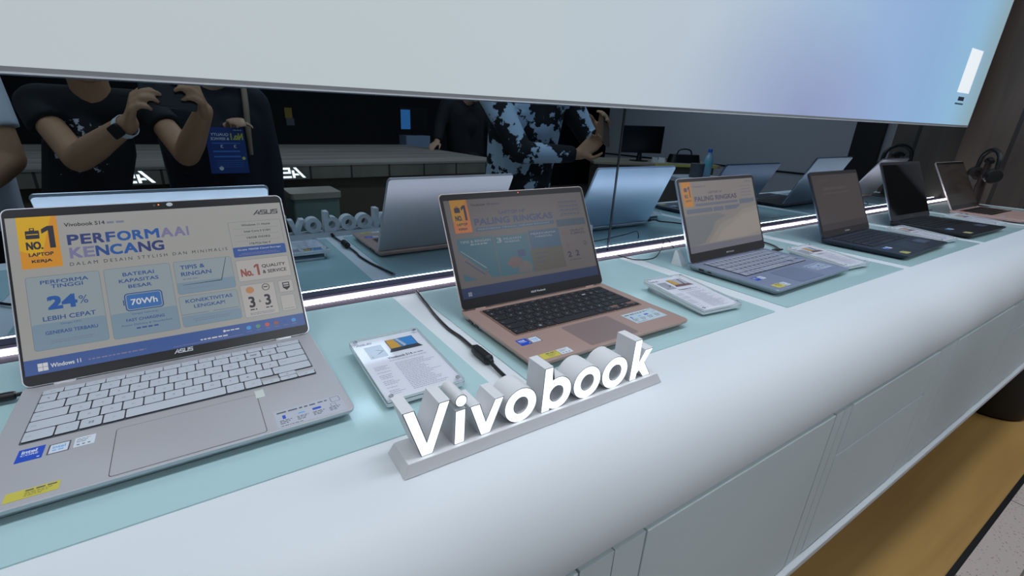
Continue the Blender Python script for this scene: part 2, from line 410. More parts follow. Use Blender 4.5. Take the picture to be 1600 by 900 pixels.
# ------------------------------------------------------------------ the lightbox above
def lightbox_face():
    m = bpy.data.materials.new('backlit printed fabric'); m.use_nodes = True; nt = m.node_tree; L = nt.links.new
    b = nt.nodes['Principled BSDF']; b.inputs['Base Color'].default_value = (0.03, 0.03, 0.03, 1); b.inputs['Roughness'].default_value = 0.5
    tc = nt.nodes.new('ShaderNodeTexCoord'); sp = nt.nodes.new('ShaderNodeSeparateXYZ'); L(tc.outputs['Object'], sp.inputs[0])
    mr = nt.nodes.new('ShaderNodeMapRange'); mr.inputs['From Min'].default_value = -0.4; mr.inputs['From Max'].default_value = 3.2
    L(sp.outputs['X'], mr.inputs['Value'])
    rp = nt.nodes.new('ShaderNodeValToRGB'); e = rp.color_ramp.elements
    stops = [(0.0, (186, 196, 200)), (0.28, (188, 200, 206)), (0.42, (184, 198, 212)), (0.55, (162, 188, 216)), (0.68, (148, 178, 218)), (0.80, (140, 176, 218)), (0.92, (142, 186, 218)), (1.0, (140, 168, 178))]
    e[0].position = stops[0][0]; e[0].color = lin(stops[0][1]); e[1].position = stops[-1][0]; e[1].color = lin(stops[-1][1])
    for (p, c) in stops[1:-1]:
        n = e.new(p); n.color = lin(c)
    L(mr.outputs[0], rp.inputs[0])
    # a violet cloud printed low in the picture's right half
    mp = nt.nodes.new('ShaderNodeMapping'); mp.inputs['Location'].default_value = (-1.65, 0, -0.36); L(tc.outputs['Object'], mp.inputs[0])
    mp.vector_type = 'POINT'
    gr = nt.nodes.new('ShaderNodeTexGradient'); gr.gradient_type = 'SPHERICAL'
    mp2 = nt.nodes.new('ShaderNodeMapping'); mp2.inputs['Scale'].default_value = (1.5, 0.0, 3.2); L(mp.outputs[0], mp2.inputs[0]); L(mp2.outputs[0], gr.inputs[0])
    ml = nt.nodes.new('ShaderNodeMath'); ml.operation = 'MULTIPLY'; ml.inputs[1].default_value = 0.75; L(gr.outputs['Fac'], ml.inputs[0])
    mx = nt.nodes.new('ShaderNodeMix'); mx.data_type = 'RGBA'; L(ml.outputs[0], mx.inputs['Factor']); L(rp.outputs[0], mx.inputs['A']); mx.inputs['B'].default_value = lin((138, 142, 188))
    L(mx.outputs['Result'], b.inputs['Emission Color']); b.inputs['Emission Strength'].default_value = LIGHTBOX
    return m
t = empty('lightbox', (0, MY, 0), 0, 'long glowing lightbox with a pale blue and white picture, hung above the mirror', 'lightbox')
LX0, LX1, LZ0, LZ1 = -3.0, 3.18, 0.348, 1.60
yf = 0.800 - MY
b = MB(); b.box(LX0 + .004, yf + 0.0012, LZ0 + .0075, LX1 - .003, yf + 0.004, LZ1 - .006, lightbox_face()); b.build('picture_panel', t)
b = MB()
M_frame = mat('lightbox frame', (150, 152, 156), 0.45, 0.1)
b.box(LX0, yf, LZ0, LX1, -0.0005, LZ0 + .0075, M_frame); b.box(LX0, yf, LZ1 - .006, LX1, -0.0005, LZ1, M_frame)
b.box(LX0, yf, LZ0 + .0075, LX0 + .004, -0.0005, LZ1 - .006, M_frame); b.box(LX1 - .003, yf, LZ0 + .0075, LX1, -0.0005, LZ1 - .006, mat('lightbox edge', (200, 206, 210), 0.4))
b.build('frame', t)
b = MB(); b.box(LX0, yf - 0.0008, LZ0 - 0.0006, LX1, yf + 0.002, LZ0 + 0.0016, mat('bottom lip highlight', (235, 238, 242), 0.25, 0.2)); b.build('bottom_lip', t)  # caught light along the bottom edge put into the lip's pale colour
f = Flat(0); zc = 0.575
f.rect(2.885, -0.088, 3.035, 0.083, mat('white picture label', (200, 204, 206), 0.5, emis=(214, 220, 224), es=0.9), 0)
f.rect(2.925, -0.120, 3.000, -0.104, mat('label print', (50, 66, 84), 0.6), 0); f.rect(2.905, -0.136, 3.010, -0.129, mat('faint label print', (96, 122, 150), 0.6), 0)
f.build('white_label', t, loc=(0, yf + 0.0006, zc), rot=(PI / 2, 0, 0))

# ------------------------------------------------------------------ laptops
M_key_gap = mat('dark key edge', (34, 37, 42), 0.6)
M_key_well = mat('grey key gap', (74, 79, 86), 0.6)
M_bezel = mat('black display bezel', (22, 23, 26), 0.30, 0, 0.4)
M_clear = mat('frosted white plastic', (214, 220, 222), 0.4)
ROWS = [
    [(1, 'esc'), (1, 'F1'), (1, 'F2'), (1, 'F3'), (1, 'F4'), (1, 'F5'), (1, 'F6'), (1, 'F7'), (1, 'F8'), (1, 'F9'), (1, 'F10'), (1, 'F11'), (1, 'F12'), (1.5, 'del')],
    [(.8, '`'), (1, '1'), (1, '2'), (1, '3'), (1, '4'), (1, '5'), (1, '6'), (1, '7'), (1, '8'), (1, '9'), (1, '0'), (1, '-'), (1, '='), (1.7, 'back')],
    [(1.3, 'tab'), (1, 'Q'), (1, 'W'), (1, 'E'), (1, 'R'), (1, 'T'), (1, 'Y'), (1, 'U'), (1, 'I'), (1, 'O'), (1, 'P'), (1, '['), (1, ']'), (1.2, '\\')],
    [(1.6, 'caps'), (1, 'A'), (1, 'S'), (1, 'D'), (1, 'F'), (1, 'G'), (1, 'H'), (1, 'J'), (1, 'K'), (1, 'L'), (1, ';'), (1, "'"), (1.9, 'enter')],
    [(2.1, 'shift'), (1, 'Z'), (1, 'X'), (1, 'C'), (1, 'V'), (1, 'B'), (1, 'N'), (1, 'M'), (1, ','), (1, '.'), (1, '/'), (2.4, 'shift')],
    [(1.3, 'ctrl'), (1, 'fn'), (1, '#'), (1, 'alt'), (5.0, ''), (1, 'alt'), (1, 'ctrl'), (1.05, '<'), (1.05, '^v'), (1.1, '>')],
]
def key_mesh(w, h, leg, M, cache={}):
    k = (round(w, 4), round(h, 4), leg, M['key'].name)
    if k in cache: return cache[k]
    b = Flat(0.0)
    pts = rrect(-w / 2, -h / 2, w / 2, h / 2, min(0.0016, h * .25), 3)
    b.prism(pts, -0.0004, 0.0011, M['key'], side=M['key_side'])
    b.z = 0.00118
    if leg == '#':
        for dx in (-1, 1):
            for dy in (-1, 1): b.rect(dx * .0012 - .0009, dy * .0012 - .0009, dx * .0012 + .0009, dy * .0012 + .0009, M['legend'], 0)
    elif leg and M.get('legends'):
        hh = 0.0030 if len(leg) == 1 else 0.0019
        vs, fs, asp = text_mesh(leg, 0.0); ww = min(hh * asp, w * .6)
        if len(leg) > 1 and w > .02: b.text(leg, -w / 2 + .0022, -hh / 2, -w / 2 + .0022 + ww, hh / 2, M['legend'], 0)
        else: b.text(leg, -ww / 2, -hh / 2, ww / 2, hh / 2, M['legend'], 0)
    cache[k] = b.mesh('key')
    return cache[k]
def keyboard(par, x0, x1, ytop, ybot, ztop, M, single=False):
    """par: laptop; area of the keys on the deck in laptop coordinates"""
    if M.get('well'):
        b = MB(); b.prism(rrect(x0 - .004, ybot - .003, x1 + .004, ytop + .003, .004), ztop + 0.00005, ztop + 0.0003, M['well'])
        kb = b.build('keyboard', par)
    else:
        b = MB(); b.prism(rrect(x0 - .001, ybot - .001, x1 + .001, ytop + .001, .002), ztop + 0.00005, ztop + 0.0003, M_key_well if M.get('dark_well') else M['deck'])
        kb = b.build('keyboard', par)
    U = (x1 - x0) / 14.5
    fh = (ytop - ybot) * 0.105; rh = (ytop - ybot - fh) / 5
    gap = M.get('gap', 0.0022)
    one = MB(); fills = []
    y = ytop
    for ri, row in enumerate(ROWS):
        h = fh if ri == 0 else rh
        x = x0
        for (u, leg) in row:
            items = [(x, y, u * U, h, leg)]
            if leg == '^v': items = [(x, y, u * U, h / 2, '^'), (x, y - h / 2, u * U, h / 2, 'v')]
            for (kx, ky, kw, kh, lg) in items:
                drop = 0.0
                if lg in ('<', '>') and ri == 5:
                    if M.get('dark_well'): fills.append((kx, ky - kh / 2 + .0006, kx + kw + (.002 if lg == '>' else -.0008), ky - .0004))
                    ky -= kh / 2; kh = kh / 2
                g = gap * (0.55 if kh < 0.012 else 1)
                cxk, cyk = kx + kw / 2, ky - kh / 2
                if single:
                    one.prism(rrect(cxk - kw / 2 + g / 2, cyk - kh / 2 + g / 2, cxk + kw / 2 - g / 2, cyk + kh / 2 - g / 2, .0012, 2), ztop + 0.0002, ztop + 0.0014, M['key'], side=M['key_side'])
                else:
                    o = link('key', key_mesh(kw - g, kh - g, lg, M), kb, loc=(cxk, cyk, ztop + 0.0005))
                    if leg == 'enter' and M.get('enter_label'): o['label'] = 'enter key with a pale striped edge'
            x += u * U
        y -= h
    if fills:
        fb = MB()
        for q in fills: fb.box(q[0], q[1], ztop + .0002, q[2], q[3], ztop + .0006, M['deck'])
        me = kb.data; bm = bmesh.new(); bm.from_mesh(me); k = len(me.materials); me.materials.append(M['deck']); tmp = fb.mesh('fill')
        n0 = len(bm.faces); bm.from_mesh(tmp); bm.faces.ensure_lookup_table()
        for f_ in bm.faces[n0:]: f_.material_index = k
        bm.to_mesh(me); bm.free(); bpy.data.meshes.remove(tmp)
    if single: one.build('keys', par)
    return kb
def sticker(par, quad, z, colour, label, draw=None):
    """quad: x0, y0, x1, y1 in laptop coordinates"""
    x0, y0, x1, y1 = quad
    f = Flat(0.0)
    f.prism([(x0, y0), (x1, y0), (x1, y1), (x0, y1)], 0.00006, 0.0002, colour)
    f.z = 0.00024
    if draw: draw(f, x0, y0, x1, y1)
    o = f.build('sticker', par, loc=(0, 0, z)); o['label'] = label
    return o
M_s_blue = mat('blue sticker', (20, 72, 190), 0.35); M_s_white = mat('white sticker', (214, 222, 232), 0.4)
M_s_dark = mat('dark sticker border', (88, 76, 84), 0.4); M_s_yel = mat('yellow sticker', (200, 190, 78), 0.5)
M_s_ink = mat('sticker ink', (70, 74, 84), 0.5); M_s_cyan = mat('light blue print', (70, 160, 230), 0.4); M_s_pale = mat('pale blue label', (186, 204, 214), 0.4)
M_s_olive = mat('olive print', (120, 112, 48), 0.5)
def draw_blue(f, x0, y0, x1, y1):
    w, h = x1 - x0, y1 - y0
    f.text('intel', x0 + .14 * w, y0 + .62 * h, x0 + .72 * w, y0 + .88 * h, M_s_white, 0, .02)
    f.text('CORE', x0 + .14 * w, y0 + .42 * h, x0 + .80 * w, y0 + .57 * h, M_s_white, 0, .01)
    f.rect(x0 + .80 * w, y0 + .12 * h, x0 + .9 * w, y0 + .2 * h, M_s_white, 0)
def draw_white(f, x0, y0, x1, y1):
    w, h = x1 - x0, y1 - y0
    f.frame(x0, y0, x1, y1, .0005, .0012, M_s_dark, 0)
    f.text('intel', x0 + .20 * w, y0 + .50 * h, x0 + .78 * w, y0 + .78 * h, M_s_cyan, 0, .01)
    f.strokes(x0 + .22 * w, x0 + .72 * w, y0 + .28 * h, .09 * h, M_s_cyan, 0, 3)
def draw_label(f, x0, y0, x1, y1):
    w, h = x1 - x0, y1 - y0
    for k, yy in enumerate((.78, .62, .48)): f.strokes(x0 + .1 * w, x0 + (.75 - .1 * k) * w, y0 + yy * h, .05 * h, M_s_ink, 0, k)
    for k in range(3): f.rect(x0 + (.14 + .26 * k) * w, y0 + .16 * h, x0 + (.28 + .26 * k) * w, y0 + .26 * h, M_s_ink, 0)
def draw_yellow(f, x0, y0, x1, y1):
    w, h = x1 - x0, y1 - y0
    f.strokes(x0 + .36 * w, x0 + .95 * w, y0 + .72 * h, .14 * h, M_s_ink, 0, 5)
    for k, yy in enumerate((.52, .36, .2)): f.strokes(x0 + .36 * w, x0 + (.88 - .1 * k) * w, y0 + yy * h, .07 * h, M_s_olive, 0, 6 + k)
def draw_info(f, x0, y0, x1, y1):
    w, h = x1 - x0, y1 - y0
    f.strokes(x0 + .04 * w, x0 + .60 * w, y0 + .80 * h, .07 * h, M_s_ink, 0, 2); f.strokes(x0 + .64 * w, x0 + .78 * w, y0 + .82 * h, .06 * h, M_s_ink, 0, 9)
    f.frame(x0 + .83 * w, y0 + .66 * h, x0 + .97 * w, y0 + .95 * h, .0008, .0005, M_s_ink, 0)
    f.rr(x0 + .10 * w, y0 + .46 * h, x0 + .145 * w, y0 + .66 * h, .0004, M_s_blue, 0); f.rr(x0 + .53 * w, y0 + .50 * h, x0 + .66 * w, y0 + .62 * h, .0012, M_s_blue, 0)
    f.rr(x0 + .32 * w, y0 + .52 * h, x0 + .42 * w, y0 + .58 * h, .0006, M_s_cyan, 0); f.frame(x0 + .80 * w, y0 + .42 * h, x0 + .88 * w, y0 + .58 * h, .0004, .0004, M_s_ink, 0)
    for k, xx in enumerate((.05, .29, .52, .76)):
        for j, yy in enumerate((.36, .28, .20)): f.strokes(x0 + xx * w, x0 + (xx + .17 - .03 * j) * w, y0 + yy * h, .035 * h, M_s_ink, 0, k * 3 + j)
    f.strokes(x0 + .05 * w, x0 + .35 * w, y0 + .07 * h, .03 * h, M_s_ink, 0, 40)

def laptop(name, label, pos, yaw, w, d, ang, P, screen_fn, kb, pad, single=False, port=True):
    """P: materials; screen_fn(Flat) draws the display; kb / pad: areas on the deck"""
    t = empty(name, (pos[0], pos[1], ZP), yaw, label, 'laptop', 'display laptops on the counter')
    hw = w / 2; yb = 0.008; yfr = -d + 0.008
    zt = 0.0165 - ZP
    b = MB()
    o = rrect(-hw, yfr, hw, yb, 0.008, 6); i_ = rrect(-hw + .006, yfr + .008, hw - .006, yb - .003, 0.007, 6); mid = rrect(-hw + .0006, yfr + .0008, hw - .0006, yb, 0.008, 6)
    b.prism(mid, 0.0035, 0.0105, P['edge'], inset0=i_)
    b.prism(o, 0.0105, zt - 0.0006, P['edge'], inset0=mid)
    o2 = rrect(-hw + .0006, yfr + .0006, hw - .0006, yb - .0006, 0.0076, 6)
    b.prism(o2, zt - 0.0006, zt, P['deck'], inset0=o)
    base = b.build('base', t, smooth=35)
    for yy in (yfr + .02, -.02):
        b = MB(); b.box(-hw + .05, yy - .004, 0.0, hw - .05, yy + .004, 0.0036, M_black); b.build('rubber_foot', t)
    b = MB(); b.prism(rrect(pad[0], pad[1], pad[2], pad[3], .003), zt + .00003, zt + .00016, P['pad'])
    b.prism(rrect(pad[0] - .0006, pad[1] - .0006, pad[2] + .0006, pad[3] + .0006, .0034), zt + .00001, zt + .00004, P.get('pad_gap', M_key_gap))
    b.build('touchpad', t)
    keyboard(t, kb[0], kb[2], kb[3], kb[1], zt, P, single)
    if port:
        b = MB(); b.box(-hw - .0002, -.034, .0075, -hw + .004, -.022, .0115, M_black); b.box(-hw - .0002, -.052, .0082, -hw + .004, -.043, .0108, M_black); b.build('port', t)
    # lid
    ll = d - 0.008
    b = MB()
    ol = rrect(-hw, 0.0, hw, ll, 0.008, 6)
    b.prism(ol, -0.0055, -0.0012, P['lid'], inset0=rrect(-hw + .002, .002, hw - .002, ll - .002, 0.007, 6))
    b.prism(ol, -0.0012, 0.0, P['rim'])
    lid = b.build('lid', t, smooth=35, loc=(0, 0, 0.018 - ZP), rot=(ang, 0, 0))
    b = MB(); b.prism(rrect(-hw + .0014, .0006, hw - .0014, ll - .0014, .007, 6), 0.0, 0.0008, P.get('bezel', M_bezel)); b.build('bezel', lid)
    f = Flat(0.0009); screen_fn(f); f.build('screen', lid)
    b = MB(); b.lathe([(0.0014, .0008), (0.0014, .0010), (.0009, .0011)], P.get('cam', 0.0), ll - 0.0055, mat('webcam lens', (60, 66, 80), 0.1), 12); b.build('webcam', lid)
    if P.get('cam_light'):
        f = Flat(0.001); f.ell(P['cam_light'], ll - .0052, .0009, .0009, mat('orange camera light', (255, 120, 60), emis=(255, 120, 60), es=1.2)); f.build('camera_light', lid)
    if P.get('cam_cover') is not None:
        f = Flat(0.0009); f.prism([(P['cam_cover'] + .0036 * math.cos(q * PI / 10), ll - .0056 + .0026 * math.sin(q * PI / 10)) for q in range(20)], .0009, .0013, mat('webcam shutter', (190, 196, 204), 0.4)); f.build('webcam_shutter', lid)
    f = Flat(0.001)
    if P.get('mark') == 'block': f.maker_mark(-.0105, .0065, .0105, .0115, P['mark_ink'])
    elif P.get('mark'): f.text(P['mark'], -.0165, .0080, .0165, .0115, P['mark_ink'], 0, .01)
    if P.get('mark'): f.build('brand_mark', lid)
    # hinges
    for sx in (-1, 1):
        b = MB(); b.lathe([(0.0034, -.010), (0.0036, -.0085), (0.0036, .0085), (0.0034, .010)], 0.0025, 0.0155 - ZP, P['hinge'], 14, 'x', sx * (hw - .036)); b.build('hinge', t, smooth=40)
    return t, lid, zt

M_silver = mat('silver aluminium deck', (190, 189, 193), 0.42, 0.35)
M_silver_edge = mat('silver aluminium edge', (196, 197, 204), 0.3, 0.7)
M_silver_key = mat('silver key cap', (190, 196, 204), 0.5)
M_rose = mat('rose gold aluminium deck', (178, 150, 140), 0.42, 0.3)
M_rose_edge = mat('rose gold edge', (190, 158, 146), 0.35, 0.35)
M_rose_lid = mat('warm grey lid', (214, 202, 202), 0.36, 0.8)
M_blackkey = mat('black key cap', (26, 28, 33), 0.5)
M_legend_w = mat('white key print', (200, 204, 208), 0.5); M_legend_g = mat('grey key print', (120, 128, 142), 0.5)
M_coolsil = mat('cool silver deck', (150, 160, 184), 0.38, 0.45)
M_coolkey = mat('cool silver key cap', (150, 156, 174), 0.5)
M_coollid = mat('cool silver lid', (200, 216, 232), 0.34, 0.85)
M_indigo = mat('dark blue deck', (38, 46, 60), 0.45, 0.3); M_indigokey = mat('dark blue key', (30, 35, 46), 0.5)
M_darklid = mat('dark blue lid', (70, 84, 104), 0.3, 0.7)
M_blackdeck = mat('black deck', (28, 30, 35), 0.45, 0.3)
M_pink = mat('pink deck', (204, 170, 160), 0.4, 0.35)
M_mark = mat('silver brand print', (214, 218, 224), 0.4)

# ----- displays
ink = scr('navy ink', (52, 62, 110)); ink2 = scr('blue ink', (48, 74, 132)); inkd = scr('dark ink', (46, 46, 56)); inkg = scr('grey ink', (112, 118, 136))
s1bg = scr('warm grey background', (148, 149, 147)); s1box = scr('pale blue box', (134, 147, 153)); s1box2 = scr('pale blue box bottom', (114, 136, 152)); s1line = scr('box outline', (84, 96, 116))
s1bar = scr('blue task bar', (58, 84, 142)); s1card = scr('white box', (164, 162, 160)); s1bat = scr('battery blue', (60, 104, 164))
s_or = scr('orange tag', (196, 134, 44)); s_ye = scr('yellow tag', (200, 158, 34)); s_wh = scr('white ink', (196, 198, 200)); s_red = scr('brick red ink', (134, 78, 72)); s_rd2 = scr('red icon', (176, 80, 72))
s_lav = scr('lavender ink', (114, 112, 146)); s_mid = scr('mid blue ink', (44, 84, 150)); s_green = scr('green icon', (84, 134, 104)); s_cy = scr('cyan icon', (60, 140, 200)); s_tan = scr('tan icon', (168, 122, 84))
def display1(f):
    f.rect(-.1500, .0126, .1502, .2012, s1bg, 0)
    # yellow and orange tag
    f.rect(-.1406, .1370, -.1042, .2012, s_or, 1); f.poly([(-.1406, .160), (-.1220, .150), (-.1090, .2012), (-.1406, .2012)], s_ye, 2)
    f.rr(-.1340, .1735, -.1215, .1838, .001, inkd, 3); f.frame(-.1300, .1835, -.1255, .1872, .0008, .0010, inkd, 3); f.rect(-.1330, .1785, -.1225, .1795, s_ye, 4)
    f.one(-.1195, .1608, -.1080, .1888, inkd, 3)
    f.text('NO.', -.1345, .1600, -.1195, .1700, inkd, 3, .02); f.text('LAPTOP', -.1332, .1516, -.1110, .1562, inkd, 3, .02); f.text('KERJA', -.1314, .1428, -.1130, .1474, inkd, 3, .02)
    f.text('Vivobook S14', -.0980, .1860, -.0585, .1910, inkd, 2, .01); f.strokes(-.0565, -.039, .1866, .0028, inkg, 2, 11)
    x = -.0970
    for ch, wd, m in zip('PERFORMA', (.0110, .0104, .0110, .0098, .0142, .0114, .0156, .0136), (ink, ink, ink, ink2, s_mid, s_mid, s_mid, s_lav)):
        f.text(ch, x, .1622, x + wd, .1754, m, 2, .02); x += wd + .0016
    f.text('A', .0122, .1622, .0252, .1754, s_lav, 2, .02); f.text('I', .0268, .1622, .0292, .1754, s_lav, 2, .02)
    x = -.0966
    for ch, wd, m in zip('KENCANG', (.0122, .0108, .0130, .0126, .0145, .0130, .0134), (s_lav, s_lav, ink2, s_mid, s_mid, ink, ink)):
        f.text(ch, x, .1450, x + wd, .1588, m, 2, .02); x += wd + .0010
    f.text('D A L A M   D E S A I N   S T Y L I S H   D A N   M I N I M A L I S', -.0978, .1358, .0705, .1400, inkd, 2, 0)
    for (x0, y0, x1, y1) in ((-.1395, .0388, -.0717, .1266), (-.0676, .0372, .0012, .1266), (.0050, .0817, .0724, .1266), (.0042, .0378, .0724, .0788)):
        f.rr(x0, y0, x1, y1, .0028, s1box, 1); f.rr(x0 + .0004, y0 + .0004, x1 - .0004, y0 + (y1 - y0) * .35, .0026, s1box2, 2); f.frame(x0, y0, x1, y1, .0028, .0003, s1line, 3)
    f.text('PERFORMA', -.1268, .1166, -.0828, .1212, ink2, 4, .01); f.text('TINGGI', -.1180, .1108, -.0885, .1154, ink2, 4, .01)
    f.text('24', -.1232, .0850, -.0960, .1014, s_mid, 4, .03); f.text('%', -.0945, .0880, -.0860, .0980, ink2, 4, 0)
    f.text('LEBIH CEPAT', -.1288, .0722, -.0806, .0776, ink2, 4, .01); f.text('Dengan CPU', -.1137, .0655, -.0956, .0680, ink2, 4); f.text('GENERASI TERBARU', -.1283, .0560, -.0806, .0602, ink2, 4, .01)
    f.strokes(-.124, -.084, .0478, .0009, inkg, 4, 12); f.strokes(-.124, -.086, .0456, .0009, inkg, 4, 13)
    f.text('BATERAI', -.0493, .1150, -.0168, .1197, ink2, 4, .01); f.text('KAPASITAS', -.0540, .1068, -.0130, .1114, ink2, 4, .01); f.text('BESAR', -.0455, .0990, -.0213, .1036, ink2, 4, .01)
    f.rr(-.0515, .0695, -.0120, .0925, .004, ink2, 4); f.rr(-.0503, .0707, -.0132, .0913, .003, s1box, 5); f.rr(-.0493, .0717, -.0142, .0903, .0025, s1bat, 6); f.rect(-.0532, .0775, -.0520, .0845, ink2, 4)
    f.text('70Wh', -.0455, .0768, -.0180, .0845, s_wh, 7, .01)
    f.text('Dengan Teknologi', -.0462, .0642, -.0198, .0665, ink2, 4); f.text('FAST CHARGING', -.0530, .0566, -.0136, .0602, ink2, 4, .01); f.text('Power Delivery & Thunderbolt', -.0580, .0505, -.0060, .0532, ink2, 4); f.strokes(-.044, -.021, .0462, .0018, ink2, 4, 16)
    f.text('TIPIS &', .0118, .1150, .0398, .1206, ink2, 4, .01); f.text('RINGAN', .0118, .1058, .0465, .1114, ink2, 4, .01); f.strokes(.0125, .031, .1008, .0014, inkg, 4, 17)
    f.poly([(.0118, .0936), (.0560, .0941), (.0560, .0951), (.0118, .0940)], inkd, 4); f.poly([(.0560, .0941), (.0569, .0941), (.0668, .1258), (.0662, .1258)], inkd, 4); f.poly([(.0112, .0882), (.0480, .0884), (.0480, .0888), (.0112, .0886)], inkg, 4)
    f.text('KONEKTIVITAS', .0112, .0690, .0655, .0738, ink2, 4, .01); f.text('LENGKAP!', .0196, .0614, .0556, .0660, ink2, 4, .01)
    f.rect(.005, .0535, .035, .0545, inkg, 4); f.rect(.040, .0535, .0705, .0545, inkg, 4); f.strokes(.016, .060, .0462, .0010, inkg, 4, 18); f.strokes(.018, .058, .0438, .0010, inkg, 4, 19)
    f.maker_mark(.1115, .1845, .1455, .1915, inkd, 2)
    f.frame(.0770, .1233, .1458, .1755, .002, .0003, s1line, 2)
    for k, (tx, yy) in enumerate((('Windows 11 Home', .1684), ('Intel Core 5 210H', .1588), ('16GB DDR5', .1494), ('1TB PCIe Gen 4', .1402))):
        f.text(tx, .0935 + .002 * k, yy, .1310 - .0015 * k, yy + .0030, inkd, 3, .01)
        if k: f.rect(.0825, yy + .0058, .1410, yy + .0060, s1line, 3)
    f.rr(.0770, .1233, .1452, .1378, .002, s1bar, 3); f.text('Gratis 700GB Cloud Storage', .083, .1318, .139, .1348, s_wh, 4); f.strokes(.087, .132, .1276, .0009, s_lav, 4, 21); f.strokes(.083, .137, .1256, .0009, s_lav, 4, 22)
    f.rr(.0770, .0878, .1456, .1186, .002, s1card, 1); f.frame(.0770, .0878, .1456, .1186, .002, .0003, s1line, 2)
    f.text('No.', .0812, .0945, .0965, .1058, s_red, 3, .02); f.one(.0985, .0945, .1050, .1108, s_red, 3); f.text('QUALITY', .1088, .1038, .1400, .1092, inkd, 3, .01); f.text('& SERVICE', .1088, .0960, .1402, .1010, inkd, 3, .01)
    f.rr(.0765, .0363, .1198, .0826, .002, s1card, 1); f.frame(.0765, .0363, .1198, .0826, .002, .0003, s1line, 2)
    f.ell(.0880, .0745, .0052, .0048, s_tan, 3); f.ring(.1085, .0760, .0050, .0009, inkd, 3); f.strokes(.1055, .1115, .0757, .0014, inkd, 3, 23)
    f.text('3', .0838, .0495, .0915, .0652, inkd, 3, .015); f.text('&', .0962, .0555, .0992, .0590, inkd, 3); f.text('3', .1040, .0500, .1117, .0656, inkd, 3, .015)
    f.strokes(.084, .0925, .0458, .0016, inkd, 3, 24); f.strokes(.104, .1125, .0460, .0016, inkd, 3, 25); f.strokes(.083, .114, .0412, .0009, inkg, 3, 26); f.strokes(.083, .114, .0392, .0009, inkg, 3, 27)
    f.rr(.1252, .0646, .1446, .0820, .0015, s1card, 1); f.frame(.1252, .0646, .1446, .0820, .0015, .0003, s1line, 2)
    f.poly([(.1305, .0790), (.1305, .0710), (.1352, .0672), (.1398, .0710), (.1398, .0790)], inkd, 3); f.poly([(.1318, .0776), (.1318, .0752), (.1385, .0752), (.1385, .0776)], s1card, 4); f.rect(.1318, .0725, .1385, .0738, s1card, 4)
    f.rr(.1244, .0374, .1430, .0603, .0015, s1card, 1); f.frame(.1244, .0374, .1430, .0603, .0015, .0003, s1line, 2); f.strokes(.127, .1405, .0400, .0010, inkg, 3, 28)
    f.rect(-.1500, .0126, .1502, .0300, s1bar, 1)
    for dx in (0, 1):
        for dy in (0, 1): f.rect(-.1388 + dx * .0046, .0158 + dy * .0046, -.1346 + dx * .0046, .0200 + dy * .0046, s_wh, 2)
    f.text('Windows 11', -.1278, .0178, -.1008, .0226, s_wh, 2, .01); f.strokes(-.094, -.038, .0186, .0016, s_lav, 2, 31); f.strokes(.020, .052, .0172, .0016, s_wh, 2, 32); f.ell(.0484, .0240, .0016, .0016, s_wh, 2); f.strokes(.0505, .066, .0232, .0014, s_wh, 2, 33); f.strokes(-.01, .070, .0148, .0008, s_lav, 2, 34)
    for k, m in enumerate((s_cy, s_green, s_rd2, s_red, s_mid, s_cy)):
        x = .0775 + .0116 * k; f.ell(x, .0225, .0030, .0026, m, 2); f.rect(x - .003, .0172, x + .003, .0178, s_lav, 2)

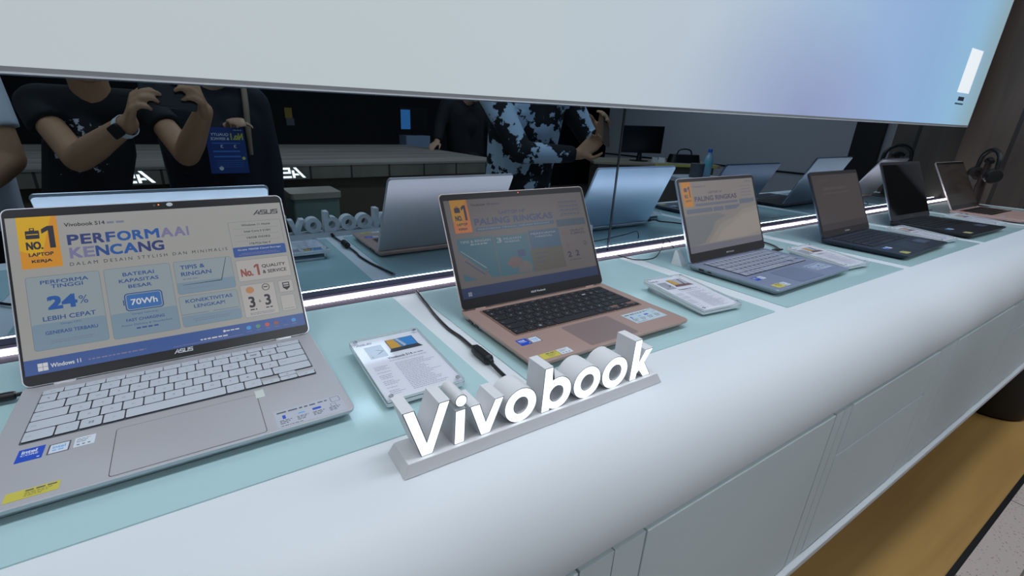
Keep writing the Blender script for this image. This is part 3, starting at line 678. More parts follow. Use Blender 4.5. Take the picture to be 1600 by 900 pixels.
d = 'dim '
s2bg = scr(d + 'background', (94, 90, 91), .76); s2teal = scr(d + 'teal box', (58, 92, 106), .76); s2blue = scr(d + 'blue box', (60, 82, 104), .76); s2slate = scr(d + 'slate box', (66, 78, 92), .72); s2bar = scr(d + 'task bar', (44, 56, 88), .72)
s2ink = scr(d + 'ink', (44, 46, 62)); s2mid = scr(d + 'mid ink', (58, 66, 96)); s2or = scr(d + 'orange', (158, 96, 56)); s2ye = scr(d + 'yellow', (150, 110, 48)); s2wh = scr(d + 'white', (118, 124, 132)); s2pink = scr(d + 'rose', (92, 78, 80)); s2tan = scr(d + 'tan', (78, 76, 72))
def display2(f, k=1.0):
    f.rect(-.1520, .0180, .1520, .1862, s2bg, 0)
    f.rect(-.1412, .1290, -.1085, .1862, s2or, 1); f.poly([(-.1412, .150), (-.1240, .138), (-.1110, .1862), (-.1412, .1862)], s2ye, 2)
    f.rr(-.1352, .1640, -.1246, .1725, .0008, s2ink, 3); f.frame(-.1322, .1722, -.1276, .1752, .0006, .0008, s2ink, 3)
    f.one(-.1222, .1500, -.1132, .1765, s2ink, 3); f.text('NO.', -.1362, .1500, -.1230, .1590, s2ink, 3, .02); f.text('LAPTOP', -.1350, .1415, -.1150, .1458, s2ink, 3, .02); f.text('KERJA', -.1338, .1330, -.1168, .1374, s2ink, 3, .02)
    f.text('Vivobook 14', -.1020, .1735, -.0640, .1778, s2ink, 2, .01); f.strokes(-.062, -.043, .1740, .0022, s2mid, 2, 41)
    f.text('LAPTOP 14"', -.0480, .1556, .0095, .1622, s2mid, 2, .015); f.text('PALING RINGKAS', -.1015, .1392, .0692, .1512, s2mid, 2, .02)
    f.rr(-.1015, .1288, .0693, .1352, .0012, s2blue, 1); f.text('PERFORMA TINGGI, DESAIN RINGAN', -.097, .1304, .058, .1334, s2wh, 2)
    f.rect(-.1429, .0468, -.0718, .1190, s2teal, 1); f.rect(-.0698, .0457, .0022, .1165, s2teal, 1); f.rr(.0048, .0790, .0760, .1200, .0015, s2blue, 1); f.rr(.0018, .0440, .0768, .0856, .0015, s2tan, 2)
    f.text('TIPIS & RINGAN', -.1370, .1105, -.0770, .1150, s2wh, 3, .01); f.strokes(-.118, -.085, .1062, .0022, s2wh, 3, 42)
    f.poly([(-.1429, .0950), (-.1420, .0960), (-.0900, .0500), (-.0890, .0468), (-.1180, .0468), (-.1429, .0600)], s2bg, 2); f.poly([(-.1400, .0985), (-.1390, .0990), (-.0960, .0655), (-.0968, .0640)], s2wh, 3); f.poly([(-.135, .080), (-.134, .082), (-.100, .054), (-.101, .052)], s2mid, 3); f.poly([(-.104, .050), (-.102, .049), (-.093, .062), (-.095, .063)], s2pink, 4)
    f.text('3', -.0650, .1050, -.0550, .1140, s2wh, 3, .015); f.text('PILIHAN', -.0500, .1085, -.0125, .1125, s2wh, 3, .01); f.text('WARNA', -.0495, .1030, -.0165, .1068, s2wh, 3, .01)
    f.poly([(-.055, .066), (-.040, .078), (-.022, .073), (-.020, .063), (-.040, .056)], s2pink, 3); f.poly([(-.028, .064), (-.012, .068), (.0, .058), (-.004, .046), (-.034, .048)], s2bg, 3); f.rr(-.027, .076, -.010, .088, .001, s2mid, 2)
    f.text('PERFORMA', .0100, .1115, .0690, .1152, s2wh, 3, .01); f.text('HANDAL', .0190, .1060, .0600, .1096, s2wh, 3, .01)
    for q in range(3): f.strokes(.010, .042 - .006 * q, .076 - .008 * q, .0016, s2mid, 4, 44 + q)
    for q, yy in enumerate((.1680, .1600, .1520, .1440)): f.strokes(.0900, .1380, yy, .0020, s2mid, 2, 50 + q); f.rect(.0850, yy - .0024, .1440, yy - .0021, s2ink, 2)
    f.rr(.0752, .1215, .1470, .1350, .001, s2slate, 1)
    f.text('No.1', .0830, .1040, .1000, .1140, s2pink, 2, .02); f.text('QUALITY', .1040, .1095, .1400, .1138, s2ink, 2, .01); f.text('& SERVICE', .1040, .1040, .1400, .1080, s2ink, 2, .01)
    f.text('2', .0865, .0610, .0955, .0720, s2ink, 2, .015); f.text('2', .1060, .0615, .1150, .0725, s2ink, 2, .015); f.ell(.0900, .0835, .0045, .004, s2pink, 2); f.ring(.135, .0845, .004, .0012, s2ink, 2); f.strokes(.087, .118, .0545, .0012, s2ink, 2, 60)
    f.rect(-.1520, .0180, .1520, .0360, s2bar, 1)
    for dx in (0, 1):
        for dy in (0, 1): f.rect(-.1412 + dx * .0036, .0215 + dy * .0036, -.1380 + dx * .0036, .0247 + dy * .0036, s2wh, 2)
    f.text('Windows 11', -.1320, .0226, -.1100, .0262, s2mid, 2)
e3 = 'far '
s3bg = scr(e3 + 'background', (124, 119, 118)); s3teal = scr(e3 + 'teal fade', (108, 111, 114)); s3pale = scr(e3 + 'pale cloud', (140, 134, 128)); s3midc = scr(e3 + 'mid cloud', (124, 121, 119)); s3lite = scr(e3 + 'light cloud', (132, 128, 124)); s3or = scr(e3 + 'orange', (170, 118, 60)); s3ink = scr(e3 + 'ink', (78, 78, 94)); s3blue = scr(e3 + 'blue', (96, 102, 116)); s3bar = scr(e3 + 'bar', (104, 104, 114))
def display3(f):
    f.rect(-.1530, .0215, .1535, .1880, s3bg, 0)
    f.rect(-.1470, .1295, -.1125, .1880, s3or, 1); f.one(-.1260, .1510, -.1180, .1770, s3ink, 2); f.text('NO.', -.1410, .1500, -.1270, .1590, s3ink, 2, .02); f.text('LAPTOP', -.1400, .1415, -.1180, .1458, s3ink, 2, .02); f.rr(-.1400, .1650, -.1285, .1740, .0008, s3ink, 2)
    f.text('Vivobook Go 14', -.1060, .1735, -.0560, .1778, s3ink, 2); f.text('LAPTOP 14"', -.0480, .1570, .0095, .1626, s3ink, 2, .01); f.text('PALING RINGKAS', -.1055, .1400, .0690, .1520, s3ink, 2, .02)
    f.rr(-.1057, .1290, .0700, .1350, .001, s3blue, 1); f.rr(-.1429, .1130, -.0420, .1235, .001, s3blue, 1); f.rr(-.0380, .1130, .0050, .1235, .001, s3blue, 1); f.rr(.0100, .1130, .0760, .1235, .001, s3blue, 1)
    f.text('3', -.0650, .1050, -.0560, .1140, s3bg, 3, .015)
    f.poly([(-.1530, .1080), (-.02, .1080), (.02, .095), (-.02, .05), (-.1530, .035)], s3teal, 1); f.poly([(-.10, .038), (-.06, .066), (-.035, .090), (.02, .100), (.07, .118), (.1535, .128), (.1535, .038)], s3midc, 2); f.poly([(-.08, .039), (-.04, .068), (-.01, .084), (.04, .092), (.09, .110), (.1535, .116), (.1535, .039)], s3lite, 3); f.poly([(-.05, .040), (-.015, .066), (.03, .078), (.08, .098), (.1535, .104), (.1535, .05), (.08, .041)], s3pale, 4)
    for q, yy in enumerate((.1680, .1600, .1520, .1440)): f.strokes(.0900, .1380, yy, .0018, s3blue, 2, 70 + q)
    f.rr(.0780, .1240, .1470, .1360, .001, s3blue, 1); f.maker_mark(.112, .178, .145, .183, s3blue, 2)
    f.rect(-.1530, .0215, .1535, .0370, s3bar, 1)
s4bg = scr('grey sheen', (62, 57, 58), 1.0, .2, .5); s4lo = scr('sheen dark bar', (52, 47, 50), 1.0, .2, .5); s4ln = scr('sheen faint line', (68, 64, 64), 1.0, .2, .5)  # grey reflection on the glossy screen put into the emission
def display4(f):
    f.rect(-.1560, .0200, .1560, .1870, s4bg, 0); f.rect(-.1560, .0200, .1560, .0390, s4lo, 1); f.rect(-.105, .127, .070, .132, s4ln, 1); f.rect(-.11, .168, -.05, .171, s4ln, 1); f.rect(-.1, .14, .06, .149, s4ln, 1)
s5 = mat('display off glossy', (7, 7, 9), 0.04, 0, 0.6)
def display5(f): f.rect(-.157, .018, .157, .203, s5, 0)
s6 = mat('display far wall reflection', (62, 55, 49), 0.2, 0, 0.6)  # brown reflection of the wood wall put into the base colour
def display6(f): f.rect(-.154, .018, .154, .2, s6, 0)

P1 = dict(dark_well=True, deck=M_silver, edge=M_silver_edge, pad=M_silver, lid=mat('bright silver lid', (240, 246, 252), 0.34, 0.8), rim=M_silver_edge, key=M_silver_key, key_side=M_key_gap, legend=M_legend_g, legends=True, hinge=mat('polished hinge', (222, 226, 232), 0.2, 0.6), mark='block', mark_ink=M_mark, cam_light=.0008, cam_cover=.0130, cam=-.004, gap=.0013)
P2 = dict(deck=M_rose, edge=M_rose_edge, pad=mat('mauve touchpad', (140, 120, 118), 0.4, 0.2), pad_gap=M_rose_edge, lid=M_rose_lid, rim=mat('rose lid rim', (206, 190, 186), 0.3, 0.5), key=M_blackkey, key_side=M_blackkey, legend=M_legend_w, legends=True, well=mat('rose key well', (128, 102, 92), 0.6, 0.2), hinge=M_rose_edge, mark='ASUS Vivobook', mark_ink=M_mark, cam_light=.0022, gap=.0018, enter_label=True)
P3 = dict(dark_well=True, deck=M_coolsil, edge=mat('cool silver edge', (150, 158, 166), 0.35, 0.6), pad=mat('cool touchpad', (136, 146, 172), 0.35, 0.4), lid=M_coollid, rim=mat('cool rim', (186, 184, 200), 0.3, 0.5), key=M_coolkey, key_side=M_key_gap, legend=M_legend_g, legends=False, hinge=M_bezel, mark='ASUS Vivobook', mark_ink=M_mark, gap=.0018, bezel=mat('brown black bezel', (40, 36, 38), 0.3))
P4 = dict(deck=M_indigo, edge=M_indigo, pad=mat('dark touchpad', (42, 50, 64), 0.35, 0.3), pad_gap=M_indigo, lid=M_darklid, rim=mat('dark rim', (58, 58, 70), 0.35, 0.4), key=M_indigokey, key_side=M_black, legend=M_legend_g, hinge=M_black, mark='ASUS Vivobook', mark_ink=M_mark, bezel=mat('dark bezel', (44, 40, 42), 0.3), gap=.003)
P5 = dict(deck=M_blackdeck, edge=M_blackdeck, pad=M_blackdeck, pad_gap=M_black, lid=mat('slate lid', (120, 130, 142), 0.3, 0.7), rim=mat('slate rim', (70, 72, 80), 0.35, 0.5), key=M_black, key_side=M_black, legend=M_legend_g, hinge=M_black, mark='ASUS Vivobook', mark_ink=mat('dim brand print', (90, 92, 98), 0.4), bezel=mat('grey bezel', (40, 41, 45), 0.25), gap=.003)
P6 = dict(deck=M_pink, edge=M_pink, pad=M_pink, pad_gap=M_rose_edge, lid=M_rose_lid, rim=mat('pink rim', (222, 206, 204), 0.3, 0.4), key=M_black, key_side=M_black, legend=M_legend_g, hinge=M_black, bezel=mat('dark brown bezel', (24, 22, 21), 0.15), gap=.003)

lap1, lid1, zt = laptop('laptop', 'large silver laptop in the left foreground with a lit grey and blue advert on screen', (-.043, .6471), .0082, .3076, .2213, 1.0061, P1, display1, (-.1338, -.1185, .1338, -.0155), (-.0598, -.2092, .0655, -.1335))
sticker(lap1, (-.1320, -.1495, -.1135, -.1292), zt, M_s_blue, 'blue square sticker', draw_blue); sticker(lap1, (-.1105, -.1487, -.0945, -.1323), zt, M_s_white, 'white sticker in a dark border', draw_white); sticker(lap1, (-.0917, -.1473, -.0762, -.1317), zt, M_s_white, 'small white certificate sticker', draw_label)
sticker(lap1, (-.1280, -.2052, -.0934, -.1930), zt, M_s_yel, 'yellow sticker', draw_yellow); sticker(lap1, (.0758, -.2112, .1458, -.1780), zt, mat('clear grey label', (186, 190, 200), 0.4), 'wide pale specification sticker', draw_info); sticker(lap1, (.0645, -.1420, .0735, -.1254), zt, mat('cream tape', (206, 212, 208), 0.5), 'small cream square of tape')
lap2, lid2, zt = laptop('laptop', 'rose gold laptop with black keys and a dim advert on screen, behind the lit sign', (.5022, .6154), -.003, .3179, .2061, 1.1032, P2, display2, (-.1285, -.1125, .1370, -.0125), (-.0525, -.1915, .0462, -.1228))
sticker(lap2, (-.1420, -.1462, -.1240, -.1280), zt, M_s_blue, 'blue square sticker', draw_blue); sticker(lap2, (-.1225, -.1460, -.1050, -.1288), zt, M_s_white, 'white sticker in a blue border', draw_white); sticker(lap2, (-.1385, -.1925, -.1090, -.1785), zt, M_s_yel, 'yellow sticker', draw_yellow)
sticker(lap2, (-.1075, -.1925, -.0872, -.1780), zt, M_s_white, 'small white certificate sticker', draw_label); sticker(lap2, (.0680, -.1685, .1405, -.1325), zt, M_s_pale, 'wide pale blue specification sticker', draw_info)
lap3, lid3, zt = laptop('laptop', 'blue-silver laptop with pale keys and a washed out advert, beyond the rose gold laptop', (1.1042, .6238), .0217, .3215, .2053, 1.1715, P3, display3, (-.1300, -.1130, .1330, -.0120), (-.0560, -.1905, .0440, -.1250))
sticker(lap3, (-.1370, -.1420, -.1190, -.1250), zt, M_s_blue, 'blue square sticker', draw_blue); sticker(lap3, (-.1170, -.1420, -.0980, -.1250), zt, M_s_white, 'white sticker', draw_white); sticker(lap3, (-.1420, -.1880, -.1140, -.1700), zt, M_s_yel, 'yellow sticker', draw_yellow); sticker(lap3, (-.1120, -.1880, -.0950, -.1710), zt, M_s_white, 'small white certificate sticker', draw_label); sticker(lap3, (.0690, -.1680, .1420, -.1350), zt, mat('faint label', (168, 180, 200), 0.4), 'wide pale specification sticker', draw_info)
lap4, lid4, zt = laptop('laptop', 'dark blue laptop with a dim grey screen, fourth from the left', (1.7045, .6132), .0238, .3273, .2061, 1.1267, P4, display4, (-.1330, -.1120, .1330, -.0120), (-.0560, -.1905, .0440, -.1250), True)
sticker(lap4, (-.130, -.145, -.112, -.128), zt, M_s_blue, 'blue square sticker', draw_blue); sticker(lap4, (-.110, -.145, -.092, -.128), zt, M_s_white, 'white sticker', draw_white); sticker(lap4, (-.136, -.188, -.106, -.170), zt, mat('faded yellow label', (186, 182, 96), 0.5), 'faded yellow sticker', draw_yellow); sticker(lap4, (.075, -.165, .130, -.135), zt, mat('dark label', (74, 84, 100), 0.4), 'wide grey specification sticker', draw_info)
lap5, lid5, zt = laptop('laptop', 'black laptop with a glossy black screen, fifth from the left', (2.2518, .6273), -.0289, .3281, .2220, 1.1512, P5, display5, (-.1330, -.1150, .1330, -.0120), (-.0560, -.2020, .0440, -.1300), True)
sticker(lap5, (-.130, -.150, -.112, -.133), zt, M_s_cyan, 'light blue sticker', draw_white); sticker(lap5, (-.110, -.150, -.092, -.133), zt, M_s_white, 'white sticker', draw_white); sticker(lap5, (-.136, -.200, -.106, -.182), zt, mat('pale yellow label', (190, 188, 130), 0.5), 'pale yellow sticker', draw_yellow); sticker(lap5, (.075, -.175, .130, -.148), zt, mat('dark label', (74, 84, 100), 0.4), 'wide grey specification sticker', draw_info)
lap6, lid6, zt = laptop('laptop', 'pink laptop with a dark screen at the far end of the counter', (2.829, .622), -.015, .32, .22, 1.0477, P6, display6, (-.1300, -.1150, .1300, -.0140), (-.0560, -.2000, .0440, -.1300), True)
sticker(lap6, (-.130, -.150, -.108, -.133), zt, M_s_white, 'white sticker', draw_white)

# ------------------------------------------------------------------ the lit sign on the counter
M_letter = mat('grey white letter shell', (222, 223, 226), 0.45); M_face = mat('lit letter face', (255, 255, 255), 0.5, emis=(236, 250, 255), es=1.12); M_edge = mat('letter face edge', (86, 88, 94), 0.5)
sg = empty('letter_sign', (0.30, 0.3468, 0), 0, 'small white tabletop sign of glowing block letters on a bar base, at the counter edge', 'sign')
SX = 0.30
b = MB()
y0, y1 = 0.3250 - .3468, 0.3685 - .3468
vs = []
for (x, dx) in ((0.1230 - SX, .0060), (0.4805 - SX, -.0060)):
    vs += [(x, y0, .0002), (x, y1, .0002), (x + dx, y1 - .003, .0128), (x + dx, y0 + .0042, .0128)]
b.add(vs, [(0, 1, 2, 3), (7, 6, 5, 4), (0, 3, 7, 4), (3, 2, 6, 7), (2, 1, 5, 6), (1, 0, 4, 5)], M_letter)
b.build('base', sg, bevel=0.0006)
def ringpts(cx, cz, rx, rz, n=40, rev=False):
    r = range(n) if not rev else range(n, 0, -1)
    return [(cx + rx * math.cos(2 * PI * i / n), cz + rz * math.sin(2 * PI * i / n)) for i in r]
def letter(loops, holes=(), tilt=0):
    """solid letter standing on the base: shell behind, lit face in front"""
    yf_, yb_ = 0.3330 - .3468, 0.3625 - .3468
    sh = MB(); fa = MB()
    def fill(mb, outs, ins, y, m, flip, sc=0.0):
        bm = bmesh.new()
        for lp in list(outs) + list(ins):
            vv = [bm.verts.new((p[0] - SX, y, p[1])) for p in lp]
            for i in range(len(vv)): bm.edges.new((vv[i], vv[(i + 1) % len(vv)]))
        bmesh.ops.triangle_fill(bm, use_beauty=True, edges=bm.edges[:])
        bm.verts.index_update()
        mb.add([v.co[:] for v in bm.verts], [[v.index for v in f_.verts] for f_ in bm.faces], m); bm.free()
    def shrink(lp, d, hole=False):
        n = len(lp); out = []
        area_ = sum(lp[i][0] * lp[(i + 1) % n][1] - lp[(i + 1) % n][0] * lp[i][1] for i in range(n))
        sg_ = (1 if area_ > 0 else -1) * (-1 if hole else 1)
        for i in range(n):
            a, p, c = Vector(lp[i - 1]), Vector(lp[i]), Vector(lp[(i + 1) % n])
            d1 = (p - a).normalized(); d2 = (c - p).normalized()
            n1 = Vector((-d1.y, d1.x)); n2 = Vector((-d2.y, d2.x)); nn = (n1 + n2)
            if nn.length < 1e-6: nn = n1
            nn.normalize(); k = d / max(0.35, nn.dot(n1))
            q = p + nn * k * sg_; out.append((q.x, q.y))
        return out
    for lp in list(loops) + list(holes):
        n = len(lp); vs = [(p[0] - SX, yf_, p[1]) for p in lp] + [(p[0] - SX, yb_, p[1]) for p in lp]
        sh.add(vs, [(i, (i + 1) % n, n + (i + 1) % n, n + i) for i in range(n)], M_letter)
    fill(sh, loops, holes, yf_, M_edge, False); fill(sh, loops, holes, yb_, M_letter, True)
    o = sh.build('letter', sg, smooth=30)
    fill(fa, [shrink(l, .0009) for l in loops], [shrink(h, .0009, True) for h in holes], yf_ - .0004, M_face, False)
    for lp in [shrink(l, .0009) for l in loops] + [shrink(h, .0009, True) for h in holes]:
        n = len(lp); vs = [(p[0] - SX, yf_ - .0004, p[1]) for p in lp] + [(p[0] - SX, yf_, p[1]) for p in lp]
        fa.add(vs, [(i, (i + 1) % n, n + (i + 1) % n, n + i) for i in range(n)], M_face)
    fo = fa.build('lit_face', o); fo['label'] = 'glowing white front of the letter'
ZB = 0.0128
letter([[(.1260, .0667), (.1378, .0667), (.1497, .0285), (.1625, .0667), (.1742, .0667), (.1556, ZB), (.1436, ZB)]])
letter([[(.1797, .0516), (.1915, .0516), (.1905, ZB), (.1785, ZB)], ringpts(.1861, .0615, .0067, .0068, 24)])
letter([[(.1955, .0514), (.2075, .0514), (.2150, .0290), (.2250, .0514), (.2362, .0514), (.2205, ZB), (.2092, ZB)]])
letter([ringpts(.2582, .0330, .0209, .0207)], [ringpts(.2582, .0330, .0088, .0095, rev=True)])
# b: stem and bowl as one outline
bl = [(.2862, ZB), (.2975, ZB), (.2985, .0150)] + [(.3084 + .0200 * math.cos(a), .0328 + .0205 * math.sin(a)) for a in [(-118 + i * 236 / 26) * PI / 180 for i in range(27)]] + [(.2990, .0505), (.2995, .0680), (.2878, .0680)]
letter([bl], [ringpts(.3068, .0325, .0092, .0095, rev=True)])
letter([ringpts(.3526, .0332, .0213, .0210)], [ringpts(.3526, .0332, .0095, .0098, rev=True)])
letter([ringpts(.3975, .0334, .0217, .0213)], [ringpts(.3977, .0334, .0097, .0100, rev=True)])
letter([[(.4255, ZB), (.4372, ZB), (.4380, .0205), (.4408, .0240), (.4503, ZB), (.4640, ZB), (.4496, .0345), (.4622, .0518), (.4482, .0518), (.4392, .0370), (.4395, .0684), (.4268, .0684)]])

# ------------------------------------------------------------------ acrylic specification cards
def acrylic():
    m = bpy.data.materials.new('clear acrylic'); m.use_nodes = True; nt = m.node_tree; L = nt.links.new
    for n in list(nt.nodes):
        if n.type == 'BSDF_PRINCIPLED': nt.nodes.remove(n)
    out = [n for n in nt.nodes if n.type == 'OUTPUT_MATERIAL'][0]
    tr = nt.nodes.new('ShaderNodeBsdfTransparent'); tr.inputs[0].default_value = (0.985, 0.992, 0.992, 1)
    gl = nt.nodes.new('ShaderNodeBsdfGlossy'); gl.inputs['Roughness'].default_value = 0.05
    lw = nt.nodes.new('ShaderNodeLayerWeight'); lw.inputs['Blend'].default_value = 0.5
    pw = nt.nodes.new('ShaderNodeMath'); pw.operation = 'POWER'; L(lw.outputs['Facing'], pw.inputs[0]); pw.inputs[1].default_value = 5.0
    ad = nt.nodes.new('ShaderNodeMath'); ad.operation = 'MULTIPLY_ADD'; L(pw.outputs[0], ad.inputs[0]); ad.inputs[1].default_value = 0.22; ad.inputs[2].default_value = 0.03
    mx = nt.nodes.new('ShaderNodeMixShader'); L(ad.outputs[0], mx.inputs[0]); L(tr.outputs[0], mx.inputs[1]); L(gl.outputs[0], mx.inputs[2]); L(mx.outputs[0], out.inputs[0])
    return m
M_acr = acrylic(); M_acr_edge = mat('polished acrylic edge', (220, 228, 230), 0.25)
M_paper = mat('printed card paper', (232, 232, 242), 0.5); M_pink_ = mat('card ink', (84, 88, 104), 0.6); M_pgrey = mat('card grey ink', (150, 154, 170), 0.6); M_pbox = mat('card grey picture', (168, 172, 186), 0.6)
M_ppale = mat('card pale ink', (186, 190, 206), 0.6); M_pic_b = mat('card blue picture', (58, 140, 210), 0.5); M_pic_o = mat('card orange picture', (216, 164, 70), 0.5); M_pic_d = mat('card dark picture', (56, 62, 74), 0.5); M_pic_m = mat('card maroon picture', (120, 84, 92), 0.5)
M_steel = mat('steel stud', (190, 194, 200), 0.25, 0.9)
def spec_card(x, y, yaw, label, style, w=.100, dp=.148, zb=.0215, zf=.0125):
    t = empty('specification_card', (x, y, ZP), yaw, label, 'card', 'specification cards in clear acrylic holders')
    tilt = -math.asin((zb - zf) / dp); tilt = -tilt
    zc = (zb + zf) / 2
    hw, hd = w / 2, dp / 2
    b = MB(); b.prism(rrect(-hw, -hd, hw, hd, .002, 3), -.0072, -.0022, M_acr, side=M_acr_edge); b.build('backing_plate', t, loc=(0, 0, zc), rot=(tilt, 0, 0))
    f = Flat(0.0); f.prism([(-hw + .001, -hd + .001), (hw - .001, -hd + .001), (hw - .001, hd - .001), (-hw + .001, hd - .001)], -.0020, -.0016, M_paper); f.z = -.0015
    f.maker_mark(-hw + .006, hd - .014, -hw + .028, hd - .0095, M_pink_, 0)
    f.rect(-hw + .014, hd - .052, -hw + .038, hd - .020, M_pbox, 0); f.poly([(-hw + .026, hd - .032), (-hw + .034, hd - .037), (-hw + .026, hd - .043), (-hw + .0285, hd - .043), (-hw + .0365, hd - .037), (-hw + .0285, hd - .032)], M_pic_d, 1); f.strokes(-hw + .016, -hw + .034, hd - .024, .0012, M_pgrey, 1, 5); f.ell(-hw + .018, hd - .048, .001, .001, M_pic_d, 1)
    a, c = (M_pic_b, M_pic_o) if style == 0 else (M_ppale, M_pic_o)
    f.rect(-.004, hd - .038, .036, hd - .013, M_pic_d, 0); f.rect(-.003, hd - .037, .035, hd - .014, a, 1); f.poly([(-.003, hd - .014), (.008, hd - .014), (.012, hd - .037), (-.003, hd - .037)], c, 2); f.poly([(.010, hd - .014), (.014, hd - .014), (.020, hd - .034), (.016, hd - .037)], M_ppale, 2); f.poly([(.020, hd - .037), (.024, hd - .037), (.028, hd - .014), (.024, hd - .014)], M_pic_b if style == 0 else M_pic_m, 3)
    f.poly([(-.008, hd - .046), (.040, hd - .046), (.036, hd - .038), (-.004, hd - .038)], M_pic_d if style == 0 else M_pic_m, 1)
    f.text('Vivobook S14' if style == 0 else 'Vivobook 14', -.016, hd - .061, .018, hd - .0555, M_pink_, 1, .01); f.strokes(.020, .034, hd - .0600, .002, M_pgrey, 1, 8); f.strokes(-.016, .036, hd - .0660, .0011, M_pgrey, 1, 9)
    r = random.Random(style + 3)
    for k in range(19):
        yy = hd - .0735 - .0034 * k
        if k % 2 == 0 or r.random() < .4: f.strokes(-hw + .010, -hw + .030 - r.uniform(0, .008), yy, .0009, M_pgrey, 1, 100 + k)
        f.strokes(-.012, .040 - r.uniform(0, .022), yy, .0009, M_pgrey, 1, 140 + k)
    f.build('printed_card', t, loc=(0, 0, zc), rot=(tilt, 0, 0))
    b = MB(); b.prism(rrect(-hw, -hd, hw, hd, .002, 3), -.0004, .0022, M_acr, side=M_acr_edge); b.build('cover_plate', t, loc=(0, 0, zc), rot=(tilt, 0, 0))
    for (sx, sy) in ((1, 1), (1, -1), (-1, -1), (-1, 1)):
        b = MB(); b.lathe([(.0028, .0021), (.0030, .0026), (.0026, .0032), (.0012, .0034)], sx * (hw - .007), sy * (hd - .007), M_steel, 14); b.build('stud', t, smooth=40, loc=(0, 0, zc), rot=(tilt, 0, 0))
    b = MB()   # wedge stand: side pieces that lift the back of the card
    zl = lambda yy: zc + math.sin(tilt) * yy - .0074
    for sx in (-1, 1):
        x0 = sx * (hw - .012)
        vs = [(x0 - .002, -hd + .014, 0), (x0 - .002, hd - .006, 0), (x0 - .002, hd - .006, zl(hd - .006)), (x0 - .002, -hd + .014, zl(-hd + .014)), (x0 + .002, -hd + .014, 0), (x0 + .002, hd - .006, 0), (x0 + .002, hd - .006, zl(hd - .006)), (x0 + .002, -hd + .014, zl(-hd + .014))]
        b.add(vs, [(0, 1, 2, 3), (7, 6, 5, 4), (0, 4, 5, 1), (1, 5, 6, 2), (2, 6, 7, 3), (3, 7, 4, 0)], M_acr_edge)
    b.box(-hw + .010, hd - .024, 0, hw - .010, hd - .006, .004, M_acr_edge)
    b.build('stand', t)
    return t
spec_card(.197, .506, .0, 'white specification card in acrylic between the silver laptop and the black cable', 0)
spec_card(.778, .500, -.10, 'white specification card in acrylic just right of the rose gold laptop', 1)
spec_card(1.338, .512, -.08, 'white specification card half behind the blue-silver laptop', 1)
spec_card(1.945, .505, -.08, 'white specification card between the dark blue and black laptops', 1)
spec_card(2.500, .512, -.06, 'white specification card between the black and the far pink laptop', 1)

# ------------------------------------------------------------------ cables
M_cable = mat('black cable', (14, 14, 17), 0.45)
t = empty('power_cable', (.31, .60, 0), 0, 'black cable with a thick ferrite bead running from the lit sign to the light strip', 'cable')
def rel(pts, o): return [(p[0] - o[0], p[1] - o[1], p[2]) for p in pts]
o_ = (.31, .60)
b = MB(); b.tube(rel([(.328, .766, .006), (.320, .700, .0030), (.313, .655, .0027), (.308, .597, .0027), (.310, .560, .003), (.3065, .512, .0055), (.3055, .490, .0075), (.3045, .466, .0075), (.3045, .446, .005), (.304, .420, .004), (.303, .392, .004), (.3025, .3655, .006)], o_), .0026, M_cable, 10, 8); b.build('cord', t, smooth=60)
b = MB(); prof = [(.0030, -.026), (.0040, -.024), (.0042, -.020), (.0072, -.018)]
for k in range(6): prof += [(.0078, -.0165 + k * .0055), (.0070, -.0140 + k * .0055)]
prof += [(.0072, .018), (.0042, .020), (.0040, .024), (.0030, .026)]
b.lathe(prof, 0, 0, M_cable, 20, 'y', 0); b.build('ferrite_bead', t, smooth=40, loc=(.3055 - .31, .489 - .60, .0080), rot=(0, 0, 0))
b = MB(); b.tube(rel([(.3028, .383, .0048), (.3025, .375, .0055), (.3025, .3686, .0065)], o_), .0042, M_cable, 12, 3); b.build('plug', t, smooth=60)
b = MB(); b.tube([(.865, .766, .0105), (.890, .742, .0035), (.918, .727, .0030), (.955, .728, .004), (.990, .742, .012), (1.020, .760, .022), (1.046, .772, .030), (1.062, .768, .020), (1.072, .762, .006)], .0013, M_cable, 8, 8)
tag(b.build('thin_cable', smooth=60), 'thin black wire looping over the light strip left of the blue-silver laptop', 'cable')
b = MB(); b.tube([(1.760, .772, .0115), (1.795, .782, .0125), (1.830, .786, .0135), (1.865, .783, .0125), (1.93, .786, .0125)], .0013, M_cable, 8, 8); tag(b.build('thin_cable', smooth=60), 'thin black wire lying along the light strip left of the dark blue laptop', 'cable')
b = MB(); b.tube([(2.52, .745, .0030), (2.58, .752, .0030), (2.64, .738, .0030), (2.72, .700, .0030)], .0018, M_cable, 8, 8); tag(b.build('thin_cable', smooth=60), 'thin black wire on the counter behind the far pink laptop', 'cable')
def plug(loc, rz, label, ln=.055):
    t = empty('charger_plug', loc, rz, label, 'plug')
    b = MB(); b.lathe([(.0022, 0), (.0022, .008), (.0048, .009), (.0052, .012), (.0052, .030), (.0042, .036), (.0026, .040)], 0, 0, M_cable, 16, 'x', 0); b.build('barrel', t, smooth=40)
    b = MB(); b.tube([(.038, 0, 0), (.060, 0, -.001), (ln + .03, .012, -.0045), (ln + .06, .045, -.0052), (ln + .075, .085, -.0052)], .0024, M_cable, 10, 6); b.build('cord', t, smooth=60)
plug((-.1970, .6520, .0098), PI, 'black charger plug in the left side of the big silver laptop')
plug((1.2660, .6120, .0110), 0, 'black charger plug at the right hinge of the blue-silver laptop', .04)
